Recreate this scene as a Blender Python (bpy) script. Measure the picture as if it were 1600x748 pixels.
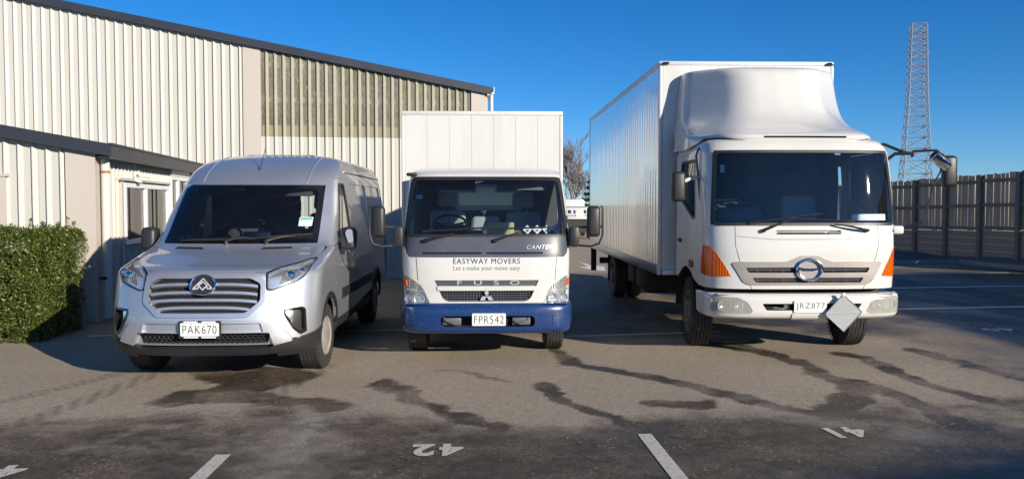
import bpy, bmesh, math, random
import numpy as np
from math import sin, cos, pi, radians as R_
from mathutils import Vector, Matrix, geometry

scn = bpy.context.scene
for o in list(bpy.data.objects):
    bpy.data.objects.remove(o)
COL = scn.collection
random.seed(7)
rng = np.random.default_rng(7)

# ---------------------------------------------------------------- camera, sky, sun, exposure
cam_d = bpy.data.cameras.new('camera')
cam = bpy.data.objects.new('camera', cam_d)
COL.objects.link(cam)
cam.location = (0, 0, 1.73)
cam.rotation_euler = (R_(90 - 2.378), 0, 0)
cam_d.sensor_width = 36
cam_d.lens = 36 * 1300 / 1600
cam_d.clip_start = 0.05
cam_d.clip_end = 5000
scn.camera = cam

SUN_EL, SUN_AZ = R_(17.2), R_(135)          # azimuth clockwise from +Y: behind the camera, to its right
world = bpy.data.worlds.new('World')
scn.world = world
world.use_nodes = True
wn = world.node_tree.nodes
wl = world.node_tree.links
sky = wn.new('ShaderNodeTexSky')
sky.sky_type = 'NISHITA'
sky.sun_disc = False
sky.sun_elevation = SUN_EL
sky.sun_rotation = SUN_AZ
sky.altitude = 0
sky.air_density = 0.7
sky.dust_density = 0.12
sky.ozone_density = 6.0
hsv = wn.new('ShaderNodeHueSaturation')
hsv.inputs['Saturation'].default_value = 1.16
wl.new(sky.outputs[0], hsv.inputs['Color'])
wl.new(hsv.outputs[0], wn['Background'].inputs['Color'])
wn['Background'].inputs['Strength'].default_value = 0.100

sun_d = bpy.data.lights.new('sun', 'SUN')
sun_d.energy = 5.0
sun_d.angle = R_(0.5)
sun_d.color = (1.0, 0.91, 0.77)
sun = bpy.data.objects.new('sun', sun_d)
COL.objects.link(sun)
_d = Vector((sin(SUN_AZ) * cos(SUN_EL), cos(SUN_AZ) * cos(SUN_EL), sin(SUN_EL)))
sun.rotation_euler = _d.to_track_quat('Z', 'Y').to_euler()
sun.location = (30, -30, 40)

scn.view_settings.view_transform = 'Standard'
scn.view_settings.look = 'None'
scn.view_settings.exposure = 0.40
scn.view_settings.gamma = 1.0
scn.view_settings.use_curve_mapping = False
scn.cycles.max_bounces = 8
scn.cycles.transparent_max_bounces = 12

# ---------------------------------------------------------------- helpers
def tag(o, label=None, cat=None, group=None, kind=None):
    if label: o['label'] = label
    if cat: o['category'] = cat
    if group: o['group'] = group
    if kind: o['kind'] = kind
    return o


def thing(name, label, cat, loc=(0, 0, 0), rz=0.0, group=None):
    o = bpy.data.objects.new(name, None)
    o.empty_display_size = 0.2
    COL.objects.link(o)
    o.location = loc
    o.rotation_euler = (0, 0, rz)
    return tag(o, label, cat, group)


def link(name, me, mat=None, parent=None, loc=None, rot=None):
    if mat is not None and not me.materials:
        me.materials.append(mat)
    o = bpy.data.objects.new(name, me)
    COL.objects.link(o)
    if parent is not None: o.parent = parent
    if loc is not None: o.location = loc
    if rot is not None: o.rotation_euler = rot
    return o


class MB:
    """collects boxes, tubes, lathes and prisms for one mesh"""
    def __init__(s):
        s.v = []; s.f = []

    def add(s, v, f, mx=None):
        n = len(s.v)
        if mx is not None: v = [mx @ Vector(p) for p in v]
        s.v += [tuple(p) for p in v]
        s.f += [tuple(i + n for i in q) for q in f]
        return s

    def box(s, a, b, mx=None):
        x0, y0, z0 = a; x1, y1, z1 = b
        v = [(x0, y0, z0), (x1, y0, z0), (x1, y1, z0), (x0, y1, z0), (x0, y0, z1), (x1, y0, z1), (x1, y1, z1), (x0, y1, z1)]
        return s.add(v, [(3, 2, 1, 0), (4, 5, 6, 7), (0, 1, 5, 4), (1, 2, 6, 5), (2, 3, 7, 6), (3, 0, 4, 7)], mx)

    def rbox(s, a, b, r=0.02, seg=2, mx=None, taper=None):
        bm = bmesh.new()
        bmesh.ops.create_cube(bm, size=1)
        for v in bm.verts:
            v.co = Vector([(a[i] + b[i]) / 2 + v.co[i] * (b[i] - a[i]) for i in range(3)])
            if taper: v.co = Vector(taper(v.co))
        bmesh.ops.bevel(bm, geom=bm.edges[:], offset=r, segments=seg, profile=0.5, affect='EDGES', clamp_overlap=True)
        bm.verts.index_update()
        s.add([v.co[:] for v in bm.verts], [[v.index for v in f.verts] for f in bm.faces], mx)
        bm.free()
        return s

    def tube(s, pts, r, seg=8, mx=None, caps=True):
        pts = [Vector(p) for p in pts]
        rr = r if isinstance(r, (list, tuple)) else [r] * len(pts)
        vs = []; fs = []
        t = (pts[1] - pts[0]).normalized()
        up = Vector((0, 0, 1)) if abs(t.z) < 0.9 else Vector((1, 0, 0))
        a = t.cross(up).normalized()
        for i, p in enumerate(pts):
            if i == 0: t = (pts[1] - pts[0]).normalized()
            elif i == len(pts) - 1: t = (pts[-1] - pts[-2]).normalized()
            else: t = ((pts[i + 1] - p).normalized() + (p - pts[i - 1]).normalized()).normalized()
            a = (a - t * a.dot(t)).normalized()
            b = t.cross(a)
            for k in range(seg):
                q = 2 * pi * k / seg
                vs.append(p + (a * cos(q) + b * sin(q)) * rr[i])
        for i in range(len(pts) - 1):
            for k in range(seg):
                k2 = (k + 1) % seg
                fs.append((i * seg + k, i * seg + k2, (i + 1) * seg + k2, (i + 1) * seg + k))
        if caps:
            fs.append(tuple(range(seg - 1, -1, -1)))
            fs.append(tuple((len(pts) - 1) * seg + k for k in range(seg)))
        return s.add(vs, fs, mx)

    def cyl(s, p0, p1, r, seg=16, r2=None):
        return s.tube([p0, p1], [r, r if r2 is None else r2], seg)

    def lathe(s, prof, c, seg=32, axis='x', mx=None):
        """prof: (radius, height along axis) pairs"""
        vs = []; fs = []
        for (r, h) in prof:
            for k in range(seg):
                q = 2 * pi * k / seg
                p = {'x': (h, r * cos(q), r * sin(q)), 'y': (r * cos(q), h, r * sin(q)), 'z': (r * cos(q), r * sin(q), h)}[axis]
                vs.append((p[0] + c[0], p[1] + c[1], p[2] + c[2]))
        for i in range(len(prof) - 1):
            for k in range(seg):
                k2 = (k + 1) % seg
                fs.append((i * seg + k, i * seg + k2, (i + 1) * seg + k2, (i + 1) * seg + k))
        return s.add(vs, fs, mx)

    def prism(s, poly, d0, d1, plane='xz', mx=None):
        """polygon in a plane, given depth along the third axis"""
        def P(a, b, d):
            return {'xz': (a, d, b), 'yz': (d, a, b), 'xy': (a, b, d)}[plane]
        n = len(poly)
        v = [P(a, b, d0) for a, b in poly] + [P(a, b, d1) for a, b in poly]
        tri = geometry.tessellate_polygon([[Vector((a, b, 0)) for a, b in poly]])
        f = [tuple(t) for t in tri] + [tuple(i + n for i in reversed(t)) for t in tri]
        f += [(i, (i + 1) % n, n + (i + 1) % n, n + i) for i in range(n)]
        return s.add(v, f, mx)

    def build(s, name, mat, parent=None, ang=35, loc=None, rot=None, recalc=True):
        me = bpy.data.meshes.new(name)
        bm = bmesh.new()
        vs = [bm.verts.new(p) for p in s.v]
        for q in s.f:
            try: bm.faces.new([vs[i] for i in q])
            except ValueError: pass
        if recalc: bmesh.ops.recalc_face_normals(bm, faces=bm.faces[:])
        bm.to_mesh(me)
        bm.free()
        if ang:
            me.shade_smooth()
            me.set_sharp_from_angle(angle=R_(ang))
        return link(name, me, mat, parent, loc, rot)


def rnd(poly, r, n=4):
    """round the corners of a 2-D polygon; r a number or one per corner"""
    out = []
    m = len(poly)
    for i in range(m):
        p = Vector(poly[i]); a = Vector(poly[i - 1]); b = Vector(poly[(i + 1) % m])
        ri = r[i] if isinstance(r, (list, tuple)) else r
        if ri <= 0:
            out.append(tuple(p)); continue
        d = min(ri, (a - p).length * .48, (b - p).length * .48)
        p0 = p + (a - p).normalized() * d
        p1 = p + (b - p).normalized() * d
        for k in range(n + 1):
            t = k / n
            out.append(tuple(p0 * (1 - t) ** 2 + p * 2 * t * (1 - t) + p1 * t * t))
    return out


def rect(x0, x1, z0, z1, r=0.0):
    p = [(x0, z0), (x1, z0), (x1, z1), (x0, z1)]
    return rnd(p, r) if r else p


def mir(poly):
    return [(-p[0],) + tuple(p[1:]) for p in reversed(poly)]


def pchip(xk, yk, x):
    xk = np.asarray(xk, float); yk = np.asarray(yk, float)
    h = np.diff(xk); d = np.diff(yk) / h
    m = np.zeros_like(yk)
    for i in range(1, len(yk) - 1):
        if d[i - 1] * d[i] > 0:
            w1 = 2 * h[i] + h[i - 1]; w2 = h[i] + 2 * h[i - 1]
            m[i] = (w1 + w2) / (w1 / d[i - 1] + w2 / d[i])
    m[0] = d[0]; m[-1] = d[-1]
    i = np.clip(np.searchsorted(xk, x) - 1, 0, len(xk) - 2)
    t = (x - xk[i]) / h[i]
    return ((1 + 2 * t) * (1 - t) ** 2 * yk[i] + t * (1 - t) ** 2 * h[i] * m[i]
            + t * t * (3 - 2 * t) * yk[i + 1] + t * t * (t - 1) * h[i] * m[i + 1])


class Wrap:
    """A vehicle skin: at every height the plan outline is a superelliptic nose running into straight sides.
    keys: (z, nose y, half width, corner depth, exponent).  Panels are polygons laid on that skin."""
    def __init__(s, keys, L, NT=260, NS=420):
        k = np.array(keys, float)
        s.L = L
        tk = np.concatenate([[0], np.cumsum(np.sqrt(np.diff(k[:, 0]) ** 2 + np.diff(k[:, 1]) ** 2 + .5 * np.diff(k[:, 2]) ** 2))])
        s.t = np.linspace(0, tk[-1], NT)
        c = [pchip(tk, k[:, j], s.t) for j in range(5)]
        s.z, s.yf, s.w, s.D, s.n = c
        th = np.linspace(0, pi / 2, 160)
        rows = []
        smax = 0
        for i in range(NT):
            if s.n[i] > 0:
                e = 2 / s.n[i]
                x = s.w[i] * np.sin(th) ** e
                y = s.yf[i] + s.D[i] * (1 - np.cos(th) ** e)
            else:                                   # flat middle, swept-back flanks with rounded bends
                w, D, a = s.w[i], s.D[i], -s.n[i] * s.w[i]
                c = Vector((a, .02)); q = Vector((w, D)); u = (q - c)
                g = min(.22, a * .8, u.length * .4); h = min(.14, u.length * .4)
                un = u.normalized()
                P = [(0, 0)]
                p0 = Vector((a - g, .02 * (a - g) / a)); p1 = c + un * g
                P += [tuple(p0 * (1 - t) ** 2 + c * 2 * t * (1 - t) + p1 * t * t) for t in np.linspace(0, 1, 24)]
                p0 = q - un * h; p1 = q + Vector((0, h))
                P += [tuple(p0 * (1 - t) ** 2 + q * 2 * t * (1 - t) + p1 * t * t) for t in np.linspace(0, 1, 24)]
                x = np.array([p[0] for p in P]); y = s.yf[i] + np.array([p[1] for p in P])
            x = np.append(x, s.w[i]); y = np.append(y, max(L, y[-1] + .01) + 1.5)
            ss = np.concatenate([[0], np.cumsum(np.hypot(np.diff(x), np.diff(y)))])
            rows.append((ss, x, y)); smax = max(smax, ss[-1])
        s.sc = np.array([r[0][-2] for r in rows])
        s.smax = smax
        s.ds = smax / (NS - 1)
        s.S = np.linspace(0, smax, NS)
        s.X = np.zeros((NT, NS)); s.Y = np.zeros((NT, NS))
        for i, (ss, x, y) in enumerate(rows):
            s.X[i] = np.interp(s.S, ss, x)
            s.Y[i] = np.interp(s.S, ss, y) + np.maximum(0, s.S - ss[-1])
        s.NT, s.NS = NT, NS

    def row(s, t):
        f = np.clip(t / s.t[-1] * (s.NT - 1), 0, s.NT - 1.0001)
        i = int(f); a = f - i
        return s.X[i] * (1 - a) + s.X[i + 1] * a, s.Y[i] * (1 - a) + s.Y[i + 1] * a, s.sc[i] * (1 - a) + s.sc[i + 1] * a

    def tz(s, z):
        return float(np.interp(z, s.z, s.t))

    def front(s, x, z):
        t = s.tz(z)
        X, Y, sc = s.row(t)
        k = int(np.searchsorted(s.S, sc)) + 1
        v = float(np.interp(abs(x), X[:k], s.S[:k]))
        return (math.copysign(v, x), t)

    def side(s, y, z, sg):
        t = s.tz(z)
        X, Y, sc = s.row(t)
        return (sg * float(np.interp(y, Y, s.S)), t)

    def pos(s, st, off=0.0):
        st = np.asarray(st, float).reshape(-1, 2)

        def ev(sv, tv):
            f = np.clip(tv / s.t[-1] * (s.NT - 1), 0, s.NT - 1.0001)
            g = np.clip(np.abs(sv) / s.ds, 0, s.NS - 1.0001)
            i = f.astype(int); j = g.astype(int); a = f - i; b = g - j
            def bl(A):
                return (A[i, j] * (1 - a) * (1 - b) + A[i + 1, j] * a * (1 - b) + A[i, j + 1] * (1 - a) * b + A[i + 1, j + 1] * a * b)
            sg = np.where(sv < 0, -1.0, 1.0)
            return np.stack([bl(s.X) * sg, bl(s.Y), s.z[i] * (1 - a) + s.z[i + 1] * a], 1)
        e = 0.012
        p = ev(st[:, 0], st[:, 1])
        du = ev(st[:, 0] + e, st[:, 1]) - ev(st[:, 0] - e, st[:, 1])
        dv = ev(st[:, 0], np.minimum(st[:, 1] + e, s.t[-1])) - ev(st[:, 0], np.maximum(st[:, 1] - e, 0))
        n = np.cross(du, dv)
        n /= np.linalg.norm(n, axis=1)[:, None] + 1e-12
        return p + n * off, n

    def cv(s, p):
        return s.front(p[0], p[1]) if len(p) == 2 else s.side(p[0], p[1], p[2])

    def panel(s, name, outer, mat, parent, holes=(), off=0.0, th=0.02, step=0.06):
        loops = [[s.cv(p) for p in L] for L in [outer] + list(holes)]
        flat = [p for L in loops for p in L]
        tris = geometry.tessellate_polygon([[Vector((a, b, 0)) for a, b in L] for L in loops])
        bm = bmesh.new()
        vs = [bm.verts.new((a, b, 0)) for a, b in flat]
        for t in tris:
            p = [flat[i] for i in t]
            ar = (p[1][0] - p[0][0]) * (p[2][1] - p[0][1]) - (p[2][0] - p[0][0]) * (p[1][1] - p[0][1])
            if abs(ar) < 1e-9: continue
            try: bm.faces.new([vs[i] for i in (t if ar > 0 else (t[0], t[2], t[1]))])
            except ValueError: pass
        for ax in (0, 1):
            c = [p[ax] for p in flat]
            lo, hi = min(c), max(c)
            k0 = math.ceil((lo + 1e-4) / step); k1 = math.floor((hi - 1e-4) / step)
            for k in range(k0, k1 + 1):
                bmesh.ops.bisect_plane(bm, geom=bm.verts[:] + bm.edges[:] + bm.faces[:], dist=1e-6,
                                       plane_co=(k * step, 0, 0) if ax == 0 else (0, k * step, 0),
                                       plane_no=(1, 0, 0) if ax == 0 else (0, 1, 0))
        loose = [v for v in bm.verts if not v.link_faces]
        bmesh.ops.delete(bm, geom=loose, context='VERTS')
        bm.verts.index_update()
        st = np.array([v.co[:2] for v in bm.verts])
        P, N = s.pos(st)
        nv = len(P)
        verts = np.concatenate([P + N * off, P + N * (off - th)])
        faces = [[v.index for v in f.verts] for f in bm.faces]
        norm = [N[i] for f in faces for i in f]
        if th:
            for e in bm.edges:
                if len(e.link_faces) == 1:
                    lp = e.link_loops[0]
                    a = lp.vert.index; b = lp.link_loop_next.vert.index
                    q = [b, a, a + nv, b + nv]
                    fn = np.cross(verts[a] - verts[b], verts[a + nv] - verts[b])
                    fn /= np.linalg.norm(fn) + 1e-12
                    faces.append(q); norm += [fn] * 4
        bm.free()
        me = bpy.data.meshes.new(name)
        me.from_pydata(verts.tolist(), [], faces)
        me.shade_smooth()
        me.normals_split_custom_set([tuple(map(float, n)) for n in norm])
        return link(name, me, mat, parent)

    def text(s, name, body, size, x, z, mat, parent, off=0.004, align='CENTER', sx=1.0, bold=0.0, shear=0.0, spacing=1.0, depth=0.0):
        v, f = text_mesh(body, size, align, bold, shear, spacing)
        st = [s.front(x + a * sx, z + b) for a, b in v]
        P, N = s.pos(st, off)
        me = bpy.data.meshes.new(name)
        me.from_pydata(P.tolist(), [], f)
        return link(name, me, mat, parent)


def text_mesh(body, size, align='CENTER', bold=0.0, shear=0.0, spacing=1.0):
    c = bpy.data.curves.new('lettering', 'FONT')
    c.body = body; c.size = size; c.align_x = align; c.align_y = 'CENTER'
    c.offset = bold; c.shear = shear; c.space_character = spacing; c.resolution_u = 4
    o = bpy.data.objects.new('lettering', c)
    COL.objects.link(o)
    me = bpy.data.meshes.new_from_object(o.evaluated_get(bpy.context.evaluated_depsgraph_get()))
    v = [(p.co.x, p.co.y) for p in me.vertices]
    f = [list(p.vertices) for p in me.polygons]
    bpy.data.objects.remove(o)
    bpy.data.curves.remove(c)
    bpy.data.meshes.remove(me)
    return v, f


# ---------------------------------------------------------------- materials
def nodes_of(m):
    m.use_nodes = True
    return m.node_tree.nodes, m.node_tree.links, m.node_tree.nodes['Principled BSDF']


def mat(name, col, rough=0.5, metal=0.0, var=0.12, scale=5.0, coat=0.0, bump=0.0, bscale=60.0, spec=0.5, dirt=None, dscale=3.0, damt=0.5, stretch=(1, 1, 1), rvar=0.08):
    m = bpy.data.materials.new(name)
    n, l, p = nodes_of(m)
    tc = n.new('ShaderNodeTexCoord')
    mp = n.new('ShaderNodeMapping'); mp.inputs['Scale'].default_value = stretch
    l.new(tc.outputs['Object'], mp.inputs['Vector'])
    nz = n.new('ShaderNodeTexNoise'); nz.inputs['Scale'].default_value = scale; nz.inputs['Detail'].default_value = 5
    l.new(mp.outputs[0], nz.inputs['Vector'])
    mx = n.new('ShaderNodeMix'); mx.data_type = 'RGBA'
    mx.inputs[6].default_value = tuple(min(1, c * (1 - var)) for c in col) + (1,)
    mx.inputs[7].default_value = tuple(min(1, c * (1 + var)) for c in col) + (1,)
    l.new(nz.outputs['Fac'], mx.inputs[0])
    out = mx.outputs[2]
    if dirt:
        n2 = n.new('ShaderNodeTexNoise'); n2.inputs['Scale'].default_value = dscale; n2.inputs['Detail'].default_value = 8
        n2.inputs['Roughness'].default_value = 0.7
        l.new(mp.outputs[0], n2.inputs['Vector'])
        rp = n.new('ShaderNodeMapRange'); rp.inputs[1].default_value = 0.5; rp.inputs[2].default_value = 0.78; rp.inputs[4].default_value = damt
        l.new(n2.outputs['Fac'], rp.inputs[0])
        m2 = n.new('ShaderNodeMix'); m2.data_type = 'RGBA'
        l.new(rp.outputs[0], m2.inputs[0]); l.new(out, m2.inputs[6]); m2.inputs[7].default_value = tuple(dirt) + (1,)
        out = m2.outputs[2]
    l.new(out, p.inputs['Base Color'])
    rr = n.new('ShaderNodeMapRange'); rr.inputs[3].default_value = max(0.02, rough - rvar); rr.inputs[4].default_value = min(1, rough + rvar)
    l.new(nz.outputs['Fac'], rr.inputs[0]); l.new(rr.outputs[0], p.inputs['Roughness'])
    p.inputs['Metallic'].default_value = metal
    p.inputs['Specular IOR Level'].default_value = spec
    p.inputs['Coat Weight'].default_value = coat
    p.inputs['Coat Roughness'].default_value = 0.04
    if bump:
        nb = n.new('ShaderNodeTexNoise'); nb.inputs['Scale'].default_value = bscale; nb.inputs['Detail'].default_value = 4
        l.new(mp.outputs[0], nb.inputs['Vector'])
        b = n.new('ShaderNodeBump'); b.inputs['Strength'].default_value = bump; b.inputs['Distance'].default_value = 0.01
        l.new(nb.outputs['Fac'], b.inputs['Height']); l.new(b.outputs[0], p.inputs['Normal'])
    return m


def glass_mat(name, tint, refl=1.0, rough=0.0, dust=0.0, ior=1.52):
    m = bpy.data.materials.new(name)
    n, l, p = nodes_of(m)
    n.remove(p)
    tr = n.new('ShaderNodeBsdfTransparent'); tr.inputs[0].default_value = tuple(tint) + (1,)
    gl = n.new('ShaderNodeBsdfGlossy'); gl.inputs['Roughness'].default_value = rough
    gl.inputs[0].default_value = (refl, refl, refl, 1)
    fr = n.new('ShaderNodeFresnel'); fr.inputs[0].default_value = ior
    ms = n.new('ShaderNodeMixShader')
    l.new(fr.outputs[0], ms.inputs[0]); l.new(gl.outputs[0], ms.inputs[2])
    if dust:                                            # thin dried film of road dust on the glass
        df = n.new('ShaderNodeBsdfDiffuse'); df.inputs[0].default_value = (.55, .55, .53, 1)
        tc = n.new('ShaderNodeTexCoord')
        nz = n.new('ShaderNodeTexNoise'); nz.inputs['Scale'].default_value = 3; nz.inputs['Detail'].default_value = 7; nz.inputs['Roughness'].default_value = .7
        l.new(tc.outputs['Object'], nz.inputs[0])
        mr = n.new('ShaderNodeMapRange'); mr.inputs[1].default_value = .3; mr.inputs[2].default_value = .75; mr.inputs[3].default_value = dust * .5; mr.inputs[4].default_value = dust * 1.6
        l.new(nz.outputs[0], mr.inputs[0])
        m2 = n.new('ShaderNodeMixShader'); l.new(mr.outputs[0], m2.inputs[0]); l.new(tr.outputs[0], m2.inputs[1]); l.new(df.outputs[0], m2.inputs[2])
        l.new(m2.outputs[0], ms.inputs[1])
    else: l.new(tr.outputs[0], ms.inputs[1])
    l.new(ms.outputs[0], n['Material Output'].inputs[0])
    return m


def lens_mat(name, col, rough=0.15, transp=0.5, flute=0.4):
    """ribbed lamp cover: part clear, part glossy tinted"""
    m = bpy.data.materials.new(name)
    n, l, p = nodes_of(m)
    p.inputs['Base Color'].default_value = tuple(col) + (1,)
    p.inputs['Roughness'].default_value = rough
    p.inputs['Coat Weight'].default_value = 0.6
    tr = n.new('ShaderNodeBsdfTransparent'); tr.inputs[0].default_value = tuple(min(1, c * 1.15 + .05) for c in col) + (1,)
    ms = n.new('ShaderNodeMixShader'); ms.inputs[0].default_value = transp
    l.new(p.outputs[0], ms.inputs[1]); l.new(tr.outputs[0], ms.inputs[2])
    tc = n.new('ShaderNodeTexCoord')
    wv = n.new('ShaderNodeTexWave'); wv.inputs['Scale'].default_value = 12
    l.new(tc.outputs['Object'], wv.inputs['Vector'])
    b = n.new('ShaderNodeBump'); b.inputs['Strength'].default_value = flute; b.inputs['Distance'].default_value = 0.01
    l.new(wv.outputs['Fac'], b.inputs['Height']); l.new(b.outputs[0], p.inputs['Normal'])
    l.new(ms.outputs[0], n['Material Output'].inputs[0])
    return m


K = {
    'white': mat('white_paint', (.63, .62, .59), .26, var=.03, scale=2, coat=.5, dirt=(.47, .43, .37), dscale=2.4, damt=.28),
    'white_box': mat('white_box_skin', (.62, .615, .59), .33, var=.03, scale=1.5, coat=.2, dirt=(.50, .46, .38), dscale=1.6, damt=.42, stretch=(3, 3, .35)),
    'white_trim': mat('white_trim', (.62, .615, .59), .4, var=.05, dirt=(.35, .33, .3), dscale=6, damt=.35),
    'silver': mat('silver_paint', (.62, .635, .66), .43, metal=.78, var=.03, scale=2, coat=.9, rvar=.04, dirt=(.42, .4, .37), dscale=3, damt=.2),
    'silver_trim': mat('satin_silver_trim', (.66, .66, .67), .30, metal=.75, var=.04, coat=.3),
    'blue': mat('blue_bumper_paint', (.007, .033, .13), .30, var=.15, scale=4, coat=.5, dirt=(.12, .15, .24), dscale=45, damt=.35),
    'black': mat('black_plastic', (.022, .022, .024), .45, var=.2, bump=.08, bscale=300),
    'gloss_black': mat('gloss_black', (.012, .012, .014), .12, var=.1, coat=.6),
    'dark': mat('dark_liner', (.010, .010, .011), .9, var=.2),
    'grey': mat('grey_plastic', (.11, .115, .125), .42, var=.12, dirt=(.2, .19, .18), dscale=5, damt=.3),
    'cowl': mat('slate_grey_panel', (.075, .082, .10), .38, var=.08, coat=.15, dirt=(.2, .2, .2), dscale=3, damt=.3),
    'taupe': mat('silver_beige_grille', (.37, .335, .31), .36, metal=.25, var=.06),
    'rubber': mat('tyre_rubber', (.026, .025, .024), .78, var=.25, scale=9, dirt=(.11, .095, .08), dscale=7, damt=.7, bump=.25, bscale=90),
    'rim': mat('dusty_steel_rim', (.38, .35, .32), .5, metal=.4, var=.15, dirt=(.2, .17, .14), dscale=6, damt=.7),
    'dark_rim': mat('dark_steel_rim', (.16, .155, .15), .55, metal=.3, var=.2, dirt=(.1, .085, .07), dscale=6, damt=.7),
    'chrome': mat('chrome', (.82, .83, .85), .08, metal=1.0, var=.02, rvar=.03),
    'bright': mat('lamp_reflector', (.85, .86, .88), .14, metal=.9, var=.04),
    'amber': lens_mat('amber_lens', (.88, .17, .008), .16, .40),
    'red': lens_mat('red_lens', (.6, .05, .02), .2, .1),
    'clear': lens_mat('clear_lens', (.80, .82, .82), .1, .86),
    'haze_lens': lens_mat('hazed_lens', (.62, .62, .57), .22, .55, .12),
    'glass': glass_mat('windscreen_glass', (.84, .91, .92), rough=.015, dust=.008, ior=1.62),
    'tint': glass_mat('tinted_side_glass', (.26, .30, .32)),
    'house_glass': glass_mat('window_glass', (.90, .90, .88)),
    'mirror': mat('mirror_glass', (.8, .82, .85), .02, metal=1.0, var=.01, rvar=.01),
    'plate': mat('number_plate_white', (.74, .74, .70), .42, var=.05, dirt=(.45, .42, .36), dscale=9, damt=.3),
    'ink': mat('plate_black_ink', (.02, .02, .025), .5, var=.1),
    'teal_ink': mat('teal_print', (.010, .045, .06), .5, var=.08),
    'grey_ink': mat('grey_print', (.22, .24, .26), .5, var=.1),
    'badge': mat('badge_silver', (.62, .63, .65), .35, metal=.45, var=.05),
    'letter_silver': mat('light_silver_lettering', (.55, .55, .55), .35, metal=.1, var=.05),
    'seat_grey': mat('grey_seat_cloth', (.36, .38, .41), .9, var=.12, scale=20, bump=.1, bscale=200),
    'seat_dark': mat('charcoal_seat_cloth', (.045, .047, .052), .85, var=.15, scale=20, bump=.1, bscale=200),
    'dash_grey': mat('grey_dashboard', (.13, .145, .16), .6, var=.1, bump=.05, bscale=250),
    'dash_dark': mat('dark_dashboard', (.028, .029, .032), .6, var=.1, bump=.05, bscale=250),
    'head_liner': mat('headlining', (.06, .062, .065), .9, var=.08),
    'paper': mat('buff_paper', (.62, .55, .30), .8, var=.06),
    'card': mat('white_card', (.74, .77, .80), .7, var=.05),
    'green_card': mat('green_print', (.18, .45, .36), .7, var=.05),
    'alu': mat('brushed_aluminium', (.55, .56, .57), .36, metal=.85, var=.06, stretch=(1, 1, 12)),
    'sign_grey': mat('blank_grey_sign', (.46, .48, .49), .34, metal=.45, var=.04, dirt=(.3, .3, .3), dscale=5, damt=.25),
    'chassis': mat('chassis_black', (.03, .028, .027), .7, var=.3, dirt=(.09, .075, .06), dscale=4, damt=.5),
}

# ---------------------------------------------------------------- ground: one asphalt sheet out to the horizon
E1 = Vector((0.988, 0.152, 0)); E2 = Vector((-0.152, 0.988, 0))     # the yard's own two directions
YAW = math.atan2(0.152, 0.988)


def vnoise(x, y, f, seed):
    r = np.random.default_rng(seed).random((256, 256))
    X = x * f; Y = y * f
    i = np.floor(X).astype(int); j = np.floor(Y).astype(int)
    a = X - i; b = Y - j
    a = a * a * (3 - 2 * a); b = b * b * (3 - 2 * b)
    g = lambda p, q: r[p % 256, q % 256]
    return g(i, j) * (1 - a) * (1 - b) + g(i + 1, j) * a * (1 - b) + g(i, j + 1) * (1 - a) * b + g(i + 1, j + 1) * a * b


def fbm(x, y, f, seed, o=4):
    s = 0; w = 1; tot = 0
    for k in range(o):
        s = s + w * vnoise(x, y, f * 2 ** k, seed + k); tot += w; w *= .55
    return s / tot


def smooth(a, b, x):
    t = np.clip((x - a) / (b - a), 0, 1)
    return t * t * (3 - 2 * t)


def pdist(x, y, pts):
    d = np.full(x.shape, 1e9)
    for (ax, ay), (bx, by) in zip(pts[:-1], pts[1:]):
        dx, dy = bx - ax, by - ay
        t = np.clip(((x - ax) * dx + (y - ay) * dy) / (dx * dx + dy * dy), 0, 1)
        d = np.minimum(d, np.hypot(x - ax - t * dx, y - ay - t * dy))
    return d


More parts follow.
